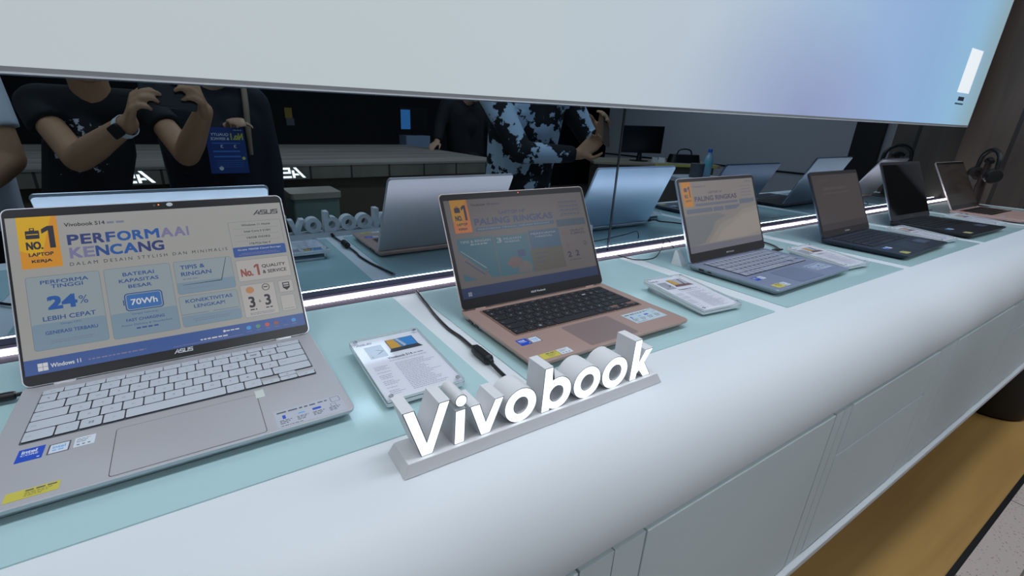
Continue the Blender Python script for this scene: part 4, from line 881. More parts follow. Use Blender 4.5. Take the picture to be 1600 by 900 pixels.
# white wedge stand behind the blue-silver laptop
b = MB(); b.add([(0, -.016, 0), (.020, -.016, 0), (.020, .014, 0), (0, .014, 0), (.003, .006, .034), (.017, .006, .034), (.017, .012, .034), (.003, .012, .034)], [(3, 2, 1, 0), (4, 5, 6, 7), (0, 1, 5, 4), (1, 2, 6, 5), (2, 3, 7, 6), (3, 0, 4, 7)], M_clear)
o = b.build('white_wedge', loc=(.9535, .664, ZP)); tag(o, 'small white plastic wedge behind the left hinge of the blue-silver laptop', 'wedge')

# ------------------------------------------------------------------ headphones on a stand, far end
hx, hy = 3.06, 0.655
M_hp = mat('matte black plastic', (14, 13, 13), 0.5); M_hpin = mat('dark brown pad', (36, 26, 22), 0.7)
t = empty('headphone_stand', (hx, hy, 0), .5, 'dark upright headphone stand at the far end of the counter', 'stand')
b = MB(); b.lathe([(.060, .0002), (.060, .006), (.055, .010), (.020, .012)], 0, 0, M_hp, 28); b.build('base', t, smooth=40)
b = MB(); b.tube([(0, 0, .010), (0, 0, .08), (0, 0, .14), (0, 0, .205)], [.022, .018, .014, .010], mat('dark red brown post', (44, 26, 22), 0.5), 14, 5); b.build('post', t, smooth=60)
b = MB(); b.tube([(-.030, 0, .205), (-.015, 0, .213), (0, 0, .215), (.015, 0, .213), (.030, 0, .205)], .010, M_hp, 12, 5); b.build('saddle', t, smooth=60)
t = empty('headphones', (hx, hy, .247), .72, 'black over-ear headphones hanging on a stand at the far end', 'headphones')
b = MB()
arc = [(.062 * math.cos(a), 0, -.046 + .054 * math.sin(a)) for a in [PI * k / 14 for k in range(15)]]
arc = [(.066, 0, -.085)] + arc + [(-.066, 0, -.085)]
b.tube(arc, [.007] + [.009] * 15 + [.007], M_hp, 12, 3); b.build('headband', t, smooth=60)
for sx in (-1, 1):
    b = MB(); b.lathe([(.010, .018), (.027, .016), (.032, .009), (.032, -.004), (.029, -.009)], 0, 0, M_hp, 24, 'x', 0)
    o = b.build('ear_cup', t, smooth=40, loc=(sx * .058, 0, -.100), rot=(0, 0, 0 if sx > 0 else PI))
    b = MB(); b.lathe([(.029, -.009), (.030, -.014), (.027, -.021), (.015, -.019), (.012, -.010)], 0, 0, M_hpin, 24, 'x', 0); b.build('ear_pad', o, smooth=40)

# black round bin on the floor below the far end of the counter
t = empty('floor_bin', (3.20, .36, FZ), 0, 'black round bin standing on the wooden floor under the far counter end', 'bin')
b = MB(); b.lathe([(.125, 0), (.140, .01), (.155, .30), (.16, .31), (.16, .32), (.150, .32), (.145, .30), (.13, .02)], 0, 0, M_hp, 36); b.build('body', t, smooth=40)
b = MB(); b.lathe([(.155, .320), (.157, .330), (.10, .345), (.02, .350)], 0, 0, M_hp, 36); b.build('lid', t, smooth=40)

# ------------------------------------------------------------------ the shop opposite, seen in the mirror
# long island table
TX0, TX1, TYF, TYB, TZ = -1.25, 1.95, -1.25, -3.12, 0.040
t = empty('island_table', ((TX0 + TX1) / 2, (TYF + TYB) / 2, FZ), 0, 'long grey wood island table with two lit logos on its front edge, behind the photographer', 'table')
tx, ty = (TX0 + TX1) / 2, (TYF + TYB) / 2
b = MB(); b.prism(rrect(TX0 - tx, TYB - ty, TX1 - tx, TYF - ty, .08, 8), TZ - 0.012 - FZ, TZ - FZ, M_tablewood); b.build('tabletop', t)
b = MB(); b.prism(rrect(TX0 - tx + .004, TYB - ty + .004, TX1 - tx - .004, TYF - ty - .004, .076, 8), -0.045 - FZ, TZ - 0.012 - FZ, M_tablefront); b.build('apron', t)
b = MB(); b.prism(rrect(TX0 - tx + .08, TYB - ty + .10, TX1 - tx - .10, TYF - ty - .05, .05, 6), 0.0, -0.045 - FZ, mat('dark brown table body', (92, 80, 66), 0.6)); b.build('body', t)
M_logo = mat('lit logo', (255, 255, 255), 0.5, emis=(255, 255, 255), es=3.0)
for lx in (-0.155, 0.568):
    f = Flat(0.0)
    f.maker_mark(-.275, 0, .0, .058, M_logo, 0)      # laid out facing the counter
    f2 = Flat(0.0)
    f.v = [(-v[0] - .275, v[1], v[2]) for v in f.v]; f.f = [q[::-1] for q in f.f]
    o = f.build('lit_logo', t, loc=(lx - tx, TYF - ty - .0030, -.036 - FZ), rot=(PI / 2, 0, 0)); o['label'] = 'glowing white logo'
# low stool
t = empty('stool', (.545, -1.03, FZ), 0, 'low beige stool with a pale green side panel in front of the island table', 'stool')
b = MB(); b.prism(rrect(-.13, -.12, .13, .12, .02), .845, .875, mat('beige stool seat', (158, 148, 132), 0.6)); b.build('seat', t, bevel=.004)
b = MB(); b.prism(rrect(-.12, -.11, .12, .11, .015), .0, .845, mat('pale green panel', (112, 130, 120), 0.6)); b.build('body', t)
# counter desk with a monitor, far right
M_desk = mat('beige desk', (150, 140, 122), 0.5)
t = empty('service_desk', (4.35, -1.95, FZ), .62, 'beige service desk with a yellow edged top near the grey wall', 'desk')
b = MB(); b.box(-.65, -.32, .855, .65, .32, .885, M_desk); b.build('desk_top', t, bevel=.004)
b = MB(); b.box(-.60, -.28, 0, .60, .28, .855, mat('desk body', (96, 90, 82), 0.5)); b.build('desk_body', t)
b = MB(); b.box(-.02, .32, .858, .62, .326, .884, mat('yellow edge', (196, 190, 96), 0.5)); b.build('edge_band', t)
t = empty('monitor', (4.21, -1.97, FZ + .885), .62, 'black monitor on the beige service desk, in front of the grey wall', 'monitor')
b = MB(); b.box(-.22, -.012, .085, .22, .012, .365, M_black); b.build('housing', t, bevel=.004)
b = MB(); b.box(-.212, .0122, .095, .212, .0128, .357, mat('dark monitor screen', (14, 16, 20), 0.15)); b.build('screen', t)
b = MB(); b.lathe([(.10, 0), (.10, .008), (.03, .012), (.02, .10)], 0, -.02, M_black, 24); b.build('stand', t, smooth=40)
t = empty('handbag', (4.60, -1.70, FZ + .885), .62, 'black soft bag lying on the service desk beside the monitor', 'bag')
b = MB(); b.prism(rrect(-.15, -.07, .15, .07, .05), 0, .085, M_black, inset0=rrect(-.17, -.09, .17, .09, .06)); b.build('body', t, bevel=.02, seg=3)
b = MB(); b.tube([(-.08, 0, .075), (-.06, 0, .125), (0, 0, .14), (.06, 0, .125), (.08, 0, .075)], .007, M_black, 8, 5); b.build('handle', t, smooth=60)
for k, (px, py, rz) in enumerate(((4.245, -1.79, .3), (4.31, -1.75, 1.0))):
    b = MB(); b.add([(-.035, -.02, 0), (.035, -.02, 0), (.035, .02, 0), (-.035, .02, 0), (-.035, 0, .055), (.03, .004, .050)], [(3, 2, 1, 0), (0, 1, 5, 4), (2, 3, 4, 5), (1, 2, 5), (3, 0, 4)], mat('white folded paper', (214, 214, 210), 0.6))
    o = b.build('folded_card', loc=(px, py, FZ + .885), rot=(0, 0, rz)); tag(o, ('white folded card on the service desk, in front of the monitor', 'smaller white folded card on the service desk, nearer the black bag')[k], 'card')
# side shelf with roll and bottle
b = MB(); b.prism(rrect(-.22, -.16, .22, .16, .03), -.030, 0, mat('pale shelf', (176, 186, 192), 0.4)); 
t = empty('side_table', (3.22, -.56, FZ), .3, 'small pale side table carrying a water bottle and a grey roll', 'table')
b = MB(); b.prism(rrect(-.20, -.15, .20, .15, .03), .880, .909, mat('pale shelf', (176, 186, 192), 0.4)); b.build('top', t, bevel=.003)
b = MB(); b.lathe([(.15, 0), (.15, .012), (.03, .02), (.025, .88)], 0, 0, M_alu, 24); b.build('pedestal', t, smooth=40)
zs = FZ + .909
t = empty('water_bottle', (3.31, -.545, zs), 0, 'clear water bottle with a blue cap on the small side table', 'bottle')
M_pet = mat('blue tinted plastic bottle', (150, 186, 206), 0.12, 0, 0.6)
b = MB(); b.lathe([(.026, 0), (.031, .004), (.031, .05), (.029, .06), (.031, .07), (.031, .125), (.022, .150), (.0125, .168), (.0125, .180)], 0, 0, M_pet, 24); b.build('body', t, smooth=50)
b = MB(); b.lathe([(.0315, .070), (.0318, .071), (.0318, .115), (.0315, .116)], 0, 0, mat('bottle label', (110, 190, 200), 0.5), 24); b.build('paper_label', t, smooth=50)
b = MB(); b.lathe([(.015, .176), (.015, .194), (.013, .198)], 0, 0, mat('blue bottle cap', (40, 90, 200), 0.4), 18); b.build('cap', t, smooth=40)
t = empty('paper_roll', (3.175, -.535, zs), 0, 'dark grey roll standing on the side table next to the bottle', 'roll')
b = MB(); b.lathe([(.018, 0), (.048, 0), (.048, .098), (.018, .098)], 0, 0, mat('grey roll', (84, 88, 92), 0.6), 26); b.build('sheet', t, smooth=40)
b = MB(); b.lathe([(.017, .002), (.017, .099), (.012, .099)], 0, 0, M_black, 20); b.build('core', t, smooth=40)

# far screens on the opposite wall
t = empty('wall_screen', (1.34, -5.99, .0), 0, 'small yellow and grey notice on the dark wall opposite', 'notice')
b = MB(); b.box(-.05, 0, .24, .05, .01, .38, mat('notice yellow', (190, 160, 60), 0.5)); b.build('upper_sheet', t)
b = MB(); b.box(-.04, 0, .14, .07, .012, .24, mat('notice grey', (120, 124, 130), 0.5)); b.build('lower_sheet', t)
t = empty('pedestal_display', (2.42, -3.95, FZ), .0, 'blue-grey display pedestal with a small dark screen behind the island table', 'pedestal')
b = MB(); b.prism(rrect(-.16, -.12, .16, .12, .02), 0, 1.05, mat('blue grey pedestal', (140, 160, 184), 0.4)); b.build('column', t)
b = MB(); b.box(-.19, -.015, 1.10, .17, .015, 1.36, M_black); b.build('screen', t, bevel=.005)
b = MB(); b.box(-.18, .0155, 1.12, -.06, .0165, 1.34, mat('small lit screen', (10, 10, 12), 0.3, emis=(60, 120, 180), es=1.0)); b.build('lit_area', t)
b = MB(); b.box(-.03, -.02, 1.05, .03, -.0, 1.12, M_black); b.build('neck', t)

# ------------------------------------------------------------------ people
V = Vector
def skin_mat(name, c): return mat(name, c, 0.55, 0, 0.3)
def capsule(bm, a, b, ra, rb, n=14, flat_end=False):
    a, b = V(a), V(b); d = b - a
    if d.length < 1e-6: d = V((0, 0, 1e-4))
    q = d.to_track_quat('Z', 'Y').to_matrix().to_4x4()
    bmesh.ops.create_cone(bm, cap_ends=True, segments=n, radius1=ra, radius2=rb, depth=d.length, matrix=Matrix.Translation((a + b) / 2) @ q)
    bmesh.ops.create_icosphere(bm, subdivisions=2, radius=ra, matrix=Matrix.Translation(a))
    if not flat_end: bmesh.ops.create_icosphere(bm, subdivisions=2, radius=rb, matrix=Matrix.Translation(b))
def ellip(bm, c, r, rot=None):
    m = Matrix.Translation(V(c)) @ (rot.to_4x4() if rot else Matrix.Identity(4)) @ Matrix.Diagonal((r[0], r[1], r[2], 1))
    bmesh.ops.create_icosphere(bm, subdivisions=3, radius=1.0, matrix=m)
def fuse(bm, name, m, voxel, parent, smooth=4):
    """joins overlapping shapes into one continuous skin"""
    me = bpy.data.meshes.new(name); bm.to_mesh(me); bm.free()
    o = bpy.data.objects.new('tmp', me); C.objects.link(o)
    r = o.modifiers.new('r', 'REMESH'); r.mode = 'VOXEL'; r.voxel_size = voxel; r.use_smooth_shade = True
    sm = o.modifiers.new('s', 'SMOOTH'); sm.iterations = smooth; sm.factor = 0.5
    dg = bpy.context.evaluated_depsgraph_get()
    out = bpy.data.meshes.new_from_object(o.evaluated_get(dg))
    bpy.data.objects.remove(o); bpy.data.meshes.remove(me)
    out.name = name; out.materials.clear(); out.materials.append(m)
    for p in out.polygons: p.use_smooth = True; p.material_index = 0
    ob = link(name, out, parent)
    return ob
def hand(bm, wrist, fdir, palm_n, side, curl=(.5, .5, .55, .6), thumb_in=.5, k=1.0):
    """wrist point; fdir: towards the fingers; palm_n: the way the palm faces; side: +1 thumb on +s"""
    f = V(fdir).normalized(); n = V(palm_n); n = (n - f * n.dot(f)).normalized(); s = f.cross(n).normalized() * side
    w = V(wrist)
    offs = (.030, .010, -.010, -.029); lens = (.070, .078, .073, .056); kn = (.082, .086, .082, .074)
    for o, q in zip(offs, kn): capsule(bm, w + s * o * .55 * k, w + (f * q + s * o) * k, .0145 * k, .0115 * k, 10)
    for i, (o, q, L_) in enumerate(zip(offs, kn, lens)):
        p = w + (f * q + s * o) * k; a = curl[i] * .8; seg = (.45, .32, .23); rr = (.0098, .0088, .0080, .0070)
        for j in range(3):
            d = f * math.cos(a) + n * math.sin(a); e = p + d * L_ * seg[j] * k
            capsule(bm, p, e, rr[j] * k, rr[j + 1] * k, 10); p = e; a += curl[i]
    p = w + (s * .020 + f * .018) * k; d = (s * .85 + f * .5 + n * .25 * thumb_in).normalized()
    e = p + d * .045 * k; capsule(bm, p, e, .0155 * k, .0115 * k, 10); d2 = (s * .25 + f * .85 + n * thumb_in).normalized()
    e2 = e + d2 * .030 * k; capsule(bm, e, e2, .0112 * k, .0098 * k, 10); capsule(bm, e2, e2 + (d2 + n * .25).normalized() * .024 * k, .0098 * k, .0078 * k, 10)
def face_rot(yaw, pitch=0.0): return Matrix.Rotation(yaw, 3, 'Z') @ Matrix.Rotation(pitch, 3, 'X')
def person(name_label, J, skin, shirt, trousers, shoes_m, hair_m, look, pitch=-.15, sleeve=.55, hair='short', girth=1.0, hands=None, shirt_name='shirt', trousers_name='trousers', voxel=.0075, slim=1.0):
    """J: joints in world space. The figure faces +y turned by look."""
    root = V((J['pelvis'][0], J['pelvis'][1], FZ))
    t = empty('person', root, 0, name_label, 'person')
    T = lambda p: V(p) - root
    j = {k: T(v) for k, v in J.items()}
    g = girth
    sl, sr = j['sh_l'], j['sh_r']; mid = (sl + sr) / 2; ax = (sr - sl).normalized()
    pel = j['pelvis']; hd = j['head']; R = face_rot(look, pitch)
    up = (mid - pel).normalized()
    def torso(bm, e):
        capsule(bm, sl + ax * .02, sr - ax * .02, .062 * g + e, .062 * g + e)
        for q in (-.075 * slim, .075 * slim): capsule(bm, mid.lerp(pel, .28 if slim < 1 else .0) + ax * q - up * (.06 if slim == 1 else 0), pel + ax * q * .85 + up * .06, .105 * g + e, .100 * g + e)
        ellip(bm, mid.lerp(pel, .30), (.165 * g * slim + e, .115 * g + e, .17), Matrix.Rotation(math.atan2(ax.y, ax.x), 3, 'Z'))
        ellip(bm, pel + up * .02, (.165 * g * slim + e, .125 * g + e, .13), Matrix.Rotation(math.atan2(ax.y, ax.x), 3, 'Z'))
    def legs(bm, e):
        for s_ in ('l', 'r'):
            capsule(bm, j['hip_' + s_], j['knee_' + s_], .082 * g + e, .056 + e); capsule(bm, j['knee_' + s_], j['ankle_' + s_], .056 + e, .038 + e)
    # one continuous body
    bm = bmesh.new()
    torso(bm, 0); legs(bm, 0)
    capsule(bm, mid + up * .02, hd - up * .05, .056, .052)
    ellip(bm, hd + R @ V((0, -.005, .025)), (.074, .092, .095), R); ellip(bm, hd + R @ V((0, .020, -.040)), (.058, .066, .070), R)
    ellip(bm, hd + R @ V((0, .088, -.015)), (.013, .018, .022), R); capsule(bm, hd + R @ V((0, .080, .018)), hd + R @ V((0, .096, -.022)), .009, .012)
    ellip(bm, hd + R @ V((0, .062, -.092)), (.028, .022, .018), R); ellip(bm, hd + R @ V((0, .078, .030)), (.052, .014, .010), R)
    for q in (-1, 1):
        ellip(bm, hd + R @ V((q * .076, -.008, -.008)), (.010, .020, .030), R); ellip(bm, hd + R @ V((q * .040, .066, -.030)), (.022, .020, .020), R)
    for s_ in ('l', 'r'):
        capsule(bm, j['sh_' + s_], j['el_' + s_], .047 * g, .040); m_ = j['el_' + s_].lerp(j['wr_' + s_], .3)
        capsule(bm, j['el_' + s_], m_, .040, .041); capsule(bm, m_, j['wr_' + s_], .041, .026)
        a = j['ankle_' + s_]; fd = face_rot(J_feet(J, s_)) @ V((0, 1, 0)); capsule(bm, a, V((a.x, a.y, .04)) - fd * .03, .038, .036); capsule(bm, V((a.x, a.y, .036)) - fd * .03, V((a.x, a.y, .028)) + fd * .13, .034, .026)
        if hands and hands.get(s_): hand(bm, j['wr_' + s_], *hands[s_])
        else: hand(bm, j['wr_' + s_], j['wr_' + s_] - j['el_' + s_], V((0, 0, -1)), 1 if s_ == 'r' else -1)
    body = fuse(bm, 'body', skin, voxel, t)
    # clothes
    bm = bmesh.new(); torso(bm, .013)
    for s_ in ('l', 'r'):
        if sleeve <= 1: capsule(bm, j['sh_' + s_], j['sh_' + s_].lerp(j['el_' + s_], sleeve), .060 * g, .058, 16, True)
        else:
            capsule(bm, j['sh_' + s_], j['el_' + s_], .060 * g, .055, 16); capsule(bm, j['el_' + s_], j['el_' + s_].lerp(j['wr_' + s_], .92), .055, .040, 16, True)
    fuse(bm, shirt_name, shirt, .0095, t, 5)
    bm = bmesh.new(); ellip(bm, pel - up * .03, (.178 * g, .138 * g, .13), Matrix.Rotation(math.atan2(ax.y, ax.x), 3, 'Z')); legs(bm, .014)
    fuse(bm, trousers_name, trousers, .011, t, 4)
    for s_ in ('l', 'r'):
        bm = bmesh.new(); a = j['ankle_' + s_]; fd = face_rot(J_feet(J, s_)) @ V((0, 1, 0))
        capsule(bm, V((a.x, a.y, .075)) - fd * .02, V((a.x, a.y, .046)) - fd * .035, .046, .045); capsule(bm, V((a.x, a.y, .046)) - fd * .035, V((a.x, a.y, .038)) + fd * .15, .045, .037)
        fuse(bm, 'shoe', shoes_m, .008, t, 3)
    bm = bmesh.new(); ellip(bm, hd + R @ V((0, -.018, .045)), (.083, .096, .090), R)
    if hair == 'long':
        ellip(bm, hd + R @ V((0, -.045, -.06)), (.090, .065, .14), R)
        for q in (-1, 1): capsule(bm, hd + R @ V((q * .07, -.01, .03)), hd + R @ V((q * .085, -.01, -.20)), .030, .022)
    else: ellip(bm, hd + R @ V((0, -.040, -.005)), (.080, .070, .075), R)
    ho = fuse(bm, 'hair', hair_m, .009, t, 2)
    # keep the face clear of hair
    for q in (-1, 1):
        b_ = MB(); b_.lathe([(.0005, -.008), (.007, -.005), (.0095, 0), (.007, .0045), (.0045, .0062)], 0, 0, mat('eye white', (220, 216, 210), 0.2), 14, 'y')
        b_.lathe([(.0046, .0058), (.0044, .0066), (.001, .0072)], 0, 0, mat('dark iris', (40, 28, 22), 0.2), 12, 'y')
        e_ = b_.build('eye', t, smooth=60, loc=hd + R @ V((q * .030, .077, .004)), rot=(pitch, 0, look))
    b_ = MB(); b_.tube([(-.024, -.004, 0), (-.010, .004, .002), (0, .006, .001), (.010, .004, .002), (.024, -.004, 0)], [.002, .0045, .005, .0045, .002], mat('lip', (140, 84, 76), 0.5), 10, 5); b_.build('mouth', t, smooth=60, loc=hd + R @ V((0, .083, -.058)), rot=(pitch, 0, look))
    return t
def J_feet(J, s): return J.get('feet', 0.0) if isinstance(J.get('feet', 0.0), (int, float)) else 0.0
def joints(head, sh_l, sh_r, el_l, el_r, wr_l, wr_r, pelvis, look=0.0, stance=.10):
    c, s_ = math.cos(look), math.sin(look)
    P = V(pelvis); d = {}
    for k, q in (('l', -1), ('r', 1)):
        o = V((q * c * .095, q * s_ * .095, 0)); o2 = V((q * c * stance, q * s_ * stance, 0))
        d['hip_' + k] = P + o - V((0, 0, .04)); d['knee_' + k] = V((P.x, P.y, (P.z + FZ) / 2 - .01)) + o2 + V((-s_, c, 0)) * .02; d['ankle_' + k] = V((P.x, P.y, FZ + .085)) + o2
    d.update(head=V(head), sh_l=V(sh_l), sh_r=V(sh_r), el_l=V(el_l), el_r=V(el_r), wr_l=V(wr_l), wr_r=V(wr_r), pelvis=P)
    return d
SK1 = skin_mat('tan skin', (176, 134, 102)); SK2 = skin_mat('light tan skin', (186, 148, 120))
M_hairb = mat('black hair', (18, 16, 16), 0.5); M_shoe = mat('dark shoe', (30, 30, 34), 0.5)
M_blackcloth = mat('black cotton', (15, 15, 18), 0.85); M_navycloth = mat('navy cloth', (20, 23, 32), 0.85); M_jeans = mat('dark trousers', (24, 25, 32), 0.85)
def patterned(name, c_hi, c_lo, scale, lo, hi, box=None, detail=4):
    """blotchy two-colour print; box limits it to a patch (object space x0, x1, z0, z1)"""
    m = bpy.data.materials.new(name); m.use_nodes = True; nt = m.node_tree; L = nt.links.new
    b = nt.nodes['Principled BSDF']; b.inputs['Roughness'].default_value = .85
    tc = nt.nodes.new('ShaderNodeTexCoord'); nz = nt.nodes.new('ShaderNodeTexNoise'); nz.inputs['Scale'].default_value = scale; nz.inputs['Detail'].default_value = detail; nz.inputs['Roughness'].default_value = .62
    L(tc.outputs['Object'], nz.inputs['Vector'])
    rp = nt.nodes.new('ShaderNodeValToRGB'); e = rp.color_ramp.elements; e[0].position = lo; e[0].color = lin(c_lo); e[1].position = hi; e[1].color = lin(c_hi)
    L(nz.outputs['Fac'], rp.inputs[0]); out = rp.outputs[0]
    if box:
        sp = nt.nodes.new('ShaderNodeSeparateXYZ'); L(tc.outputs['Object'], sp.inputs[0]); prev = None
        for ax, v, op in (('X', box[0], 'GREATER_THAN'), ('X', box[1], 'LESS_THAN'), ('Z', box[2], 'GREATER_THAN'), ('Z', box[3], 'LESS_THAN'), ('Y', 0.05, 'GREATER_THAN')):
            n = nt.nodes.new('ShaderNodeMath'); n.operation = op; L(sp.outputs[ax], n.inputs[0]); n.inputs[1].default_value = v
            if prev is None: prev = n
            else:
                mu = nt.nodes.new('ShaderNodeMath'); mu.operation = 'MULTIPLY'; L(prev.outputs[0], mu.inputs[0]); L(n.outputs[0], mu.inputs[1]); prev = mu
        mx = nt.nodes.new('ShaderNodeMix'); mx.data_type = 'RGBA'; L(prev.outputs[0], mx.inputs['Factor']); mx.inputs['A'].default_value = lin(c_lo); L(out, mx.inputs['B']); out = mx.outputs['Result']
    L(out, b.inputs['Base Color'])
    return m
M_tee = patterned('black cotton with white print', (190, 192, 198), (14, 14, 17), 46, .575, .60, (.00, .145, 1.05, 1.225))
M_sweater = patterned('pale blue and black patterned knit', (176, 196, 212), (14, 15, 20), 6.5, .500, .512, None, 7)

# the photographer, holding the phone out over the counter edge
J = joints((-.225, -.405, .520), (-.395, -.470, .318), (-.085, -.480, .312), (-.290, -.285, .160), (.000, -.315, .168), (-.128, -.100, .272), (.066, -.112, .312), (-.365, -.540, -.13))
J['head'] = V((-.225, -.395, .505))
person('person in a black T-shirt with white print, holding up a phone with both hands', J, SK1, M_tee, M_jeans, M_shoe, M_hairb, 0.0, -.25, .42, 'short', .80,
       dict(l=((.30, .62, .75), (.95, .10, -.05), -1, (.62, .62, .66, .7), .5, .98), r=((-.12, .72, .55), (-.95, .25, .1), 1, (.62, .62, .66, .7), .5, .98)), 'tshirt', slim=.42, voxel=.0055)
t = empty('phone', (-.018, -.052, .352), 0, 'dark phone held sideways in both hands by the person in the black printed T-shirt', 'phone')
t.rotation_euler = (0.10, .15, 0)
b = MB(); b.prism(rrect(-.070, -.035, .070, .035, .009), -.004, .004, mat('phone dark blue back', (20, 22, 30), 0.25)); o = b.build('body', t, smooth=40, rot=(PI / 2, 0, 0))
b = MB(); b.prism(rrect(-.066, -.032, .066, .032, .006), -.0045, -.0040, mat('phone glass', (30, 34, 40), 0.1)); b.build('screen', t, rot=(-PI / 2, 0, PI))
for lx in (-.055, -.037):
    b = MB(); b.lathe([(.0075, 0), (.0075, .0012), (.006, .0016), (.004, .0012)], lx, .022, M_black, 18, 'y', .004); b.build('lens', t, smooth=40)
t = empty('smartwatch', (-.139, -.114, .262), 0, 'white strapped smartwatch on the wrist of the person holding the phone', 'watch')
d_ = (V((-.128, -.100, .272)) - V((-.290, -.285, .160))).normalized(); q_ = d_.to_track_quat('Z', 'Y').to_euler(); t.rotation_euler = q_
b = MB(); n_ = 28
vs = []; 
for (r_, h_) in ((.0300, -.010), (.0318, -.010), (.0318, .010), (.0300, .010)):
    vs += [(r_ * math.cos(2 * PI * i / n_), r_ * math.sin(2 * PI * i / n_), h_) for i in range(n_)]
b.add(vs, [(k * n_ + i, k * n_ + (i + 1) % n_, ((k + 1) % 4) * n_ + (i + 1) % n_, ((k + 1) % 4) * n_ + i) for k in range(4) for i in range(n_)], mat('white strap', (214, 220, 224), 0.5)); b.build('strap', t, smooth=40)
b = MB(); b.prism(rrect(-.018, -.019, .018, .019, .006), .031, .040, M_black); b.build('case', t, bevel=.002, rot=(PI / 2, 0, 1.2))

# person in dark clothes holding a blue leaflet
J = joints((.170, -.74, .545), (-.060, -.800, .345), (.285, -.800, .345), (-.010, -.690, .120), (.325, -.800, .08), (.175, -.625, .255), (.320, -.760, -.16), (.110, -.840, -.12))
person('person in plain dark clothes with a beige strap, holding a blue leaflet', J, SK2, M_navycloth, M_blackcloth, M_shoe, M_hairb, 0.1, -.2, 1.2, 'long', 1.18,
       dict(l=((.10, .75, .30), (.1, .3, -.9), -1, (.55, .55, .6, .65), .6, .85), r=((0, .2, -1), (-1, 0, 0), 1)), 'jacket')
b = MB(); b.tube([(.235, -.655, .14), (.237, -.655, .25), (.242, -.668, .345), (.246, -.712, .408), (.247, -.785, .432), (.245, -.865, .408), (.240, -.925, .33), (.235, -.945, .2)], [.009, .011, .012, .012, .012, .012, .011, .009], mat('beige strap', (134, 118, 98), 0.7), 10, 6)
tag(b.build('shoulder_strap', smooth=60), 'beige bag strap over the chest of the person holding the blue leaflet', 'strap')
t = empty('leaflet', (.140, -.545, .165), 0, 'blue leaflet with white and yellow lettering, held up in front of dark clothes', 'leaflet'); t.rotation_euler = (0.06, 0.0, 0.05)
M_leaf = mat('blue leaflet paper', (22, 54, 120), 0.4); M_leafy = mat('leaflet yellow', (190, 196, 70), 0.5); M_leafw = mat('leaflet white', (206, 212, 220), 0.5); M_leafb = mat('leaflet light blue', (60, 110, 190), 0.5)
f = Flat(0.0); f.prism([(-.068, -.088), (.068, -.088), (.068, .088), (-.068, .088)], -.0006, 0, M_leaf); f.z = .0001
f.text('No.1', -.062, .040, -.018, .066, M_leafy, 1, .02); f.text('QUALITY', -.012, .054, .050, .066, M_leafw, 1, .01); f.text('& SERVICE', -.012, .040, .052, .050, M_leafw, 1, .01); f.strokes(-.06, -.03, .076, .003, M_leafw, 1, 3)
f.rect(-.05, .026, .05, .030, M_leafb, 1); f.text('3', -.035, .010, -.025, .022, M_leafw, 1); f.text('3', .012, .010, .022, .022, M_leafw, 1); f.rect(-.045, -.006, .05, .000, M_leafb, 1); f.rect(-.045, -.026, .05, -.020, M_leafb, 1); f.ell(-.055, -.03, .006, .006, M_leafy, 1)
for k in range(4): f.strokes(-.05, .045, -.040 - .008 * k, .002, M_leafb, 1, 60 + k)
f.ell(.030, -.068, .008, .008, M_leafw, 1)
f.build('printed_sheet', t, rot=(PI / 2, 0, PI))

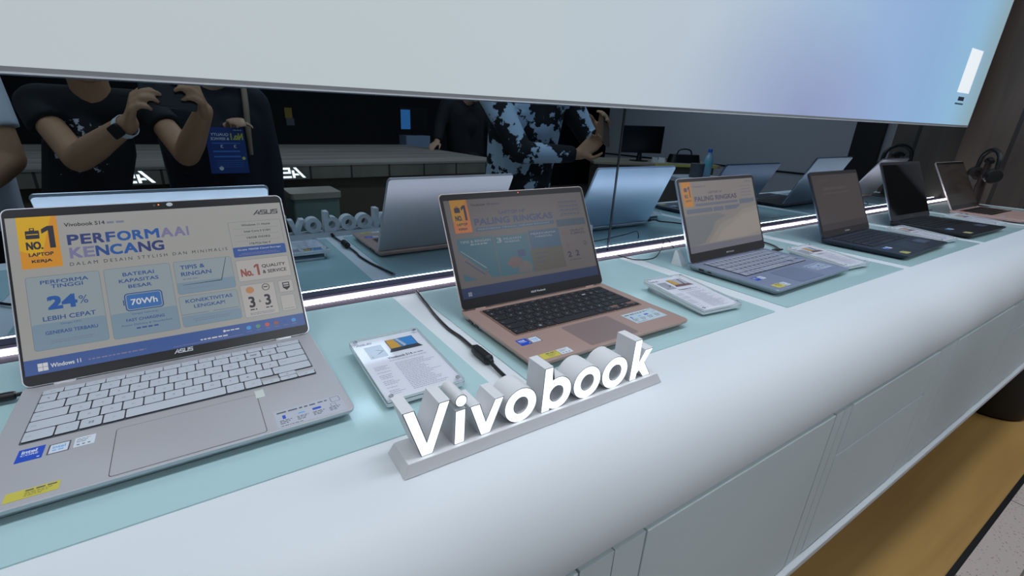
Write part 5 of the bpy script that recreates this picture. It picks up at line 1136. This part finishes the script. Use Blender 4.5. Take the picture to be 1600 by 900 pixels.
# person in a black jacket leaning on the end of the island table
J = joints((2.32, -2.36, .575), (1.985, -2.45, .395), (2.44, -2.52, .405), (1.950, -2.33, .190), (2.56, -2.42, .12), (1.925, -2.33, .110), (2.50, -2.20, -.05), (2.26, -2.50, -.10))
J['wr_l'] = V((1.950, -2.360, .105)); J['el_l'] = V((2.030, -2.46, .250)); J['sh_l'] = V((2.11, -2.50, .410)); J['sh_r'] = V((2.50, -2.53, .41)); J['el_r'] = V((2.62, -2.43, .13)); J['head'] = V((2.34, -2.40, .575)); J['hip_l'] = J['hip_l'] + V((.09, 0, 0)); J['knee_l'] = J['knee_l'] + V((.10, 0, 0)); J['ankle_l'] = J['ankle_l'] + V((.09, 0, 0)); J['pelvis'] = V((2.34, -2.50, -.10)); J['hip_r'] = J['hip_r'] + V((.06, 0, 0))
person('person in a plain black jacket resting one hand on the end of the wooden table', J, SK2, M_blackcloth, M_jeans, M_shoe, M_hairb, -.05, -.2, 1.2, 'short', 1.12,
       dict(l=((-.75, .45, -.36), (0, -.1, -1), -1, (.35, .35, .35, .38), .2, .95)), 'jacket')
# person in the patterned sweater with a phone
J = joints((1.56, -.40, .640), (1.290, -.420, .440), (1.760, -.420, .445), (1.365, -.240, .170), (1.900, -.330, .210), (1.640, -.140, .165), (1.785, -.150, .260), (1.55, -.52, -.04), 0.15)
person('person in a pale blue and black patterned sweater, looking at a phone', J, SK1, M_sweater, M_blackcloth, M_shoe, M_hairb, -.35, -.4, 1.2, 'long', 1.16,
       dict(l=((.75, .25, .60), (.2, .6, .6), -1, (.7, .7, .7, .7), .6), r=((-.25, .45, .75), (-.9, .3, .2), 1, (.5, .5, .5, .5), .5)), 'sweater')
t = empty('phone', (1.735, -.075, .285), 0, 'phone in a brown case held by the person in the patterned sweater', 'phone'); t.rotation_euler = (.3, .35, -.3)
b = MB(); b.prism(rrect(-.037, -.078, .037, .078, .009), -.005, .004, mat('brown phone case', (92, 70, 58), 0.4)); b.build('case', t, rot=(PI / 2, 0, 0), smooth=40)
b = MB(); b.lathe([(.007, 0), (.007, .0015), (.005, .002)], -.02, .058, M_black, 16, 'y', .004); b.build('lens', t, smooth=40)
# person in a white T-shirt, far left
J = joints((-.720, -.62, .600), (-.900, -.70, .400), (-.560, -.70, .400), (-.960, -.62, .130), (-.520, -.640, .130), (-.860, -.44, .02), (-.640, -.46, .010), (-.730, -.75, -.10))
person('person in a white short-sleeved T-shirt at the far left of the mirror', J, SK1, mat('white cotton', (206, 212, 222), 0.85), M_jeans, M_shoe, M_hairb, 0.0, -.2, .62, 'short', 1.02, None, 'tshirt')
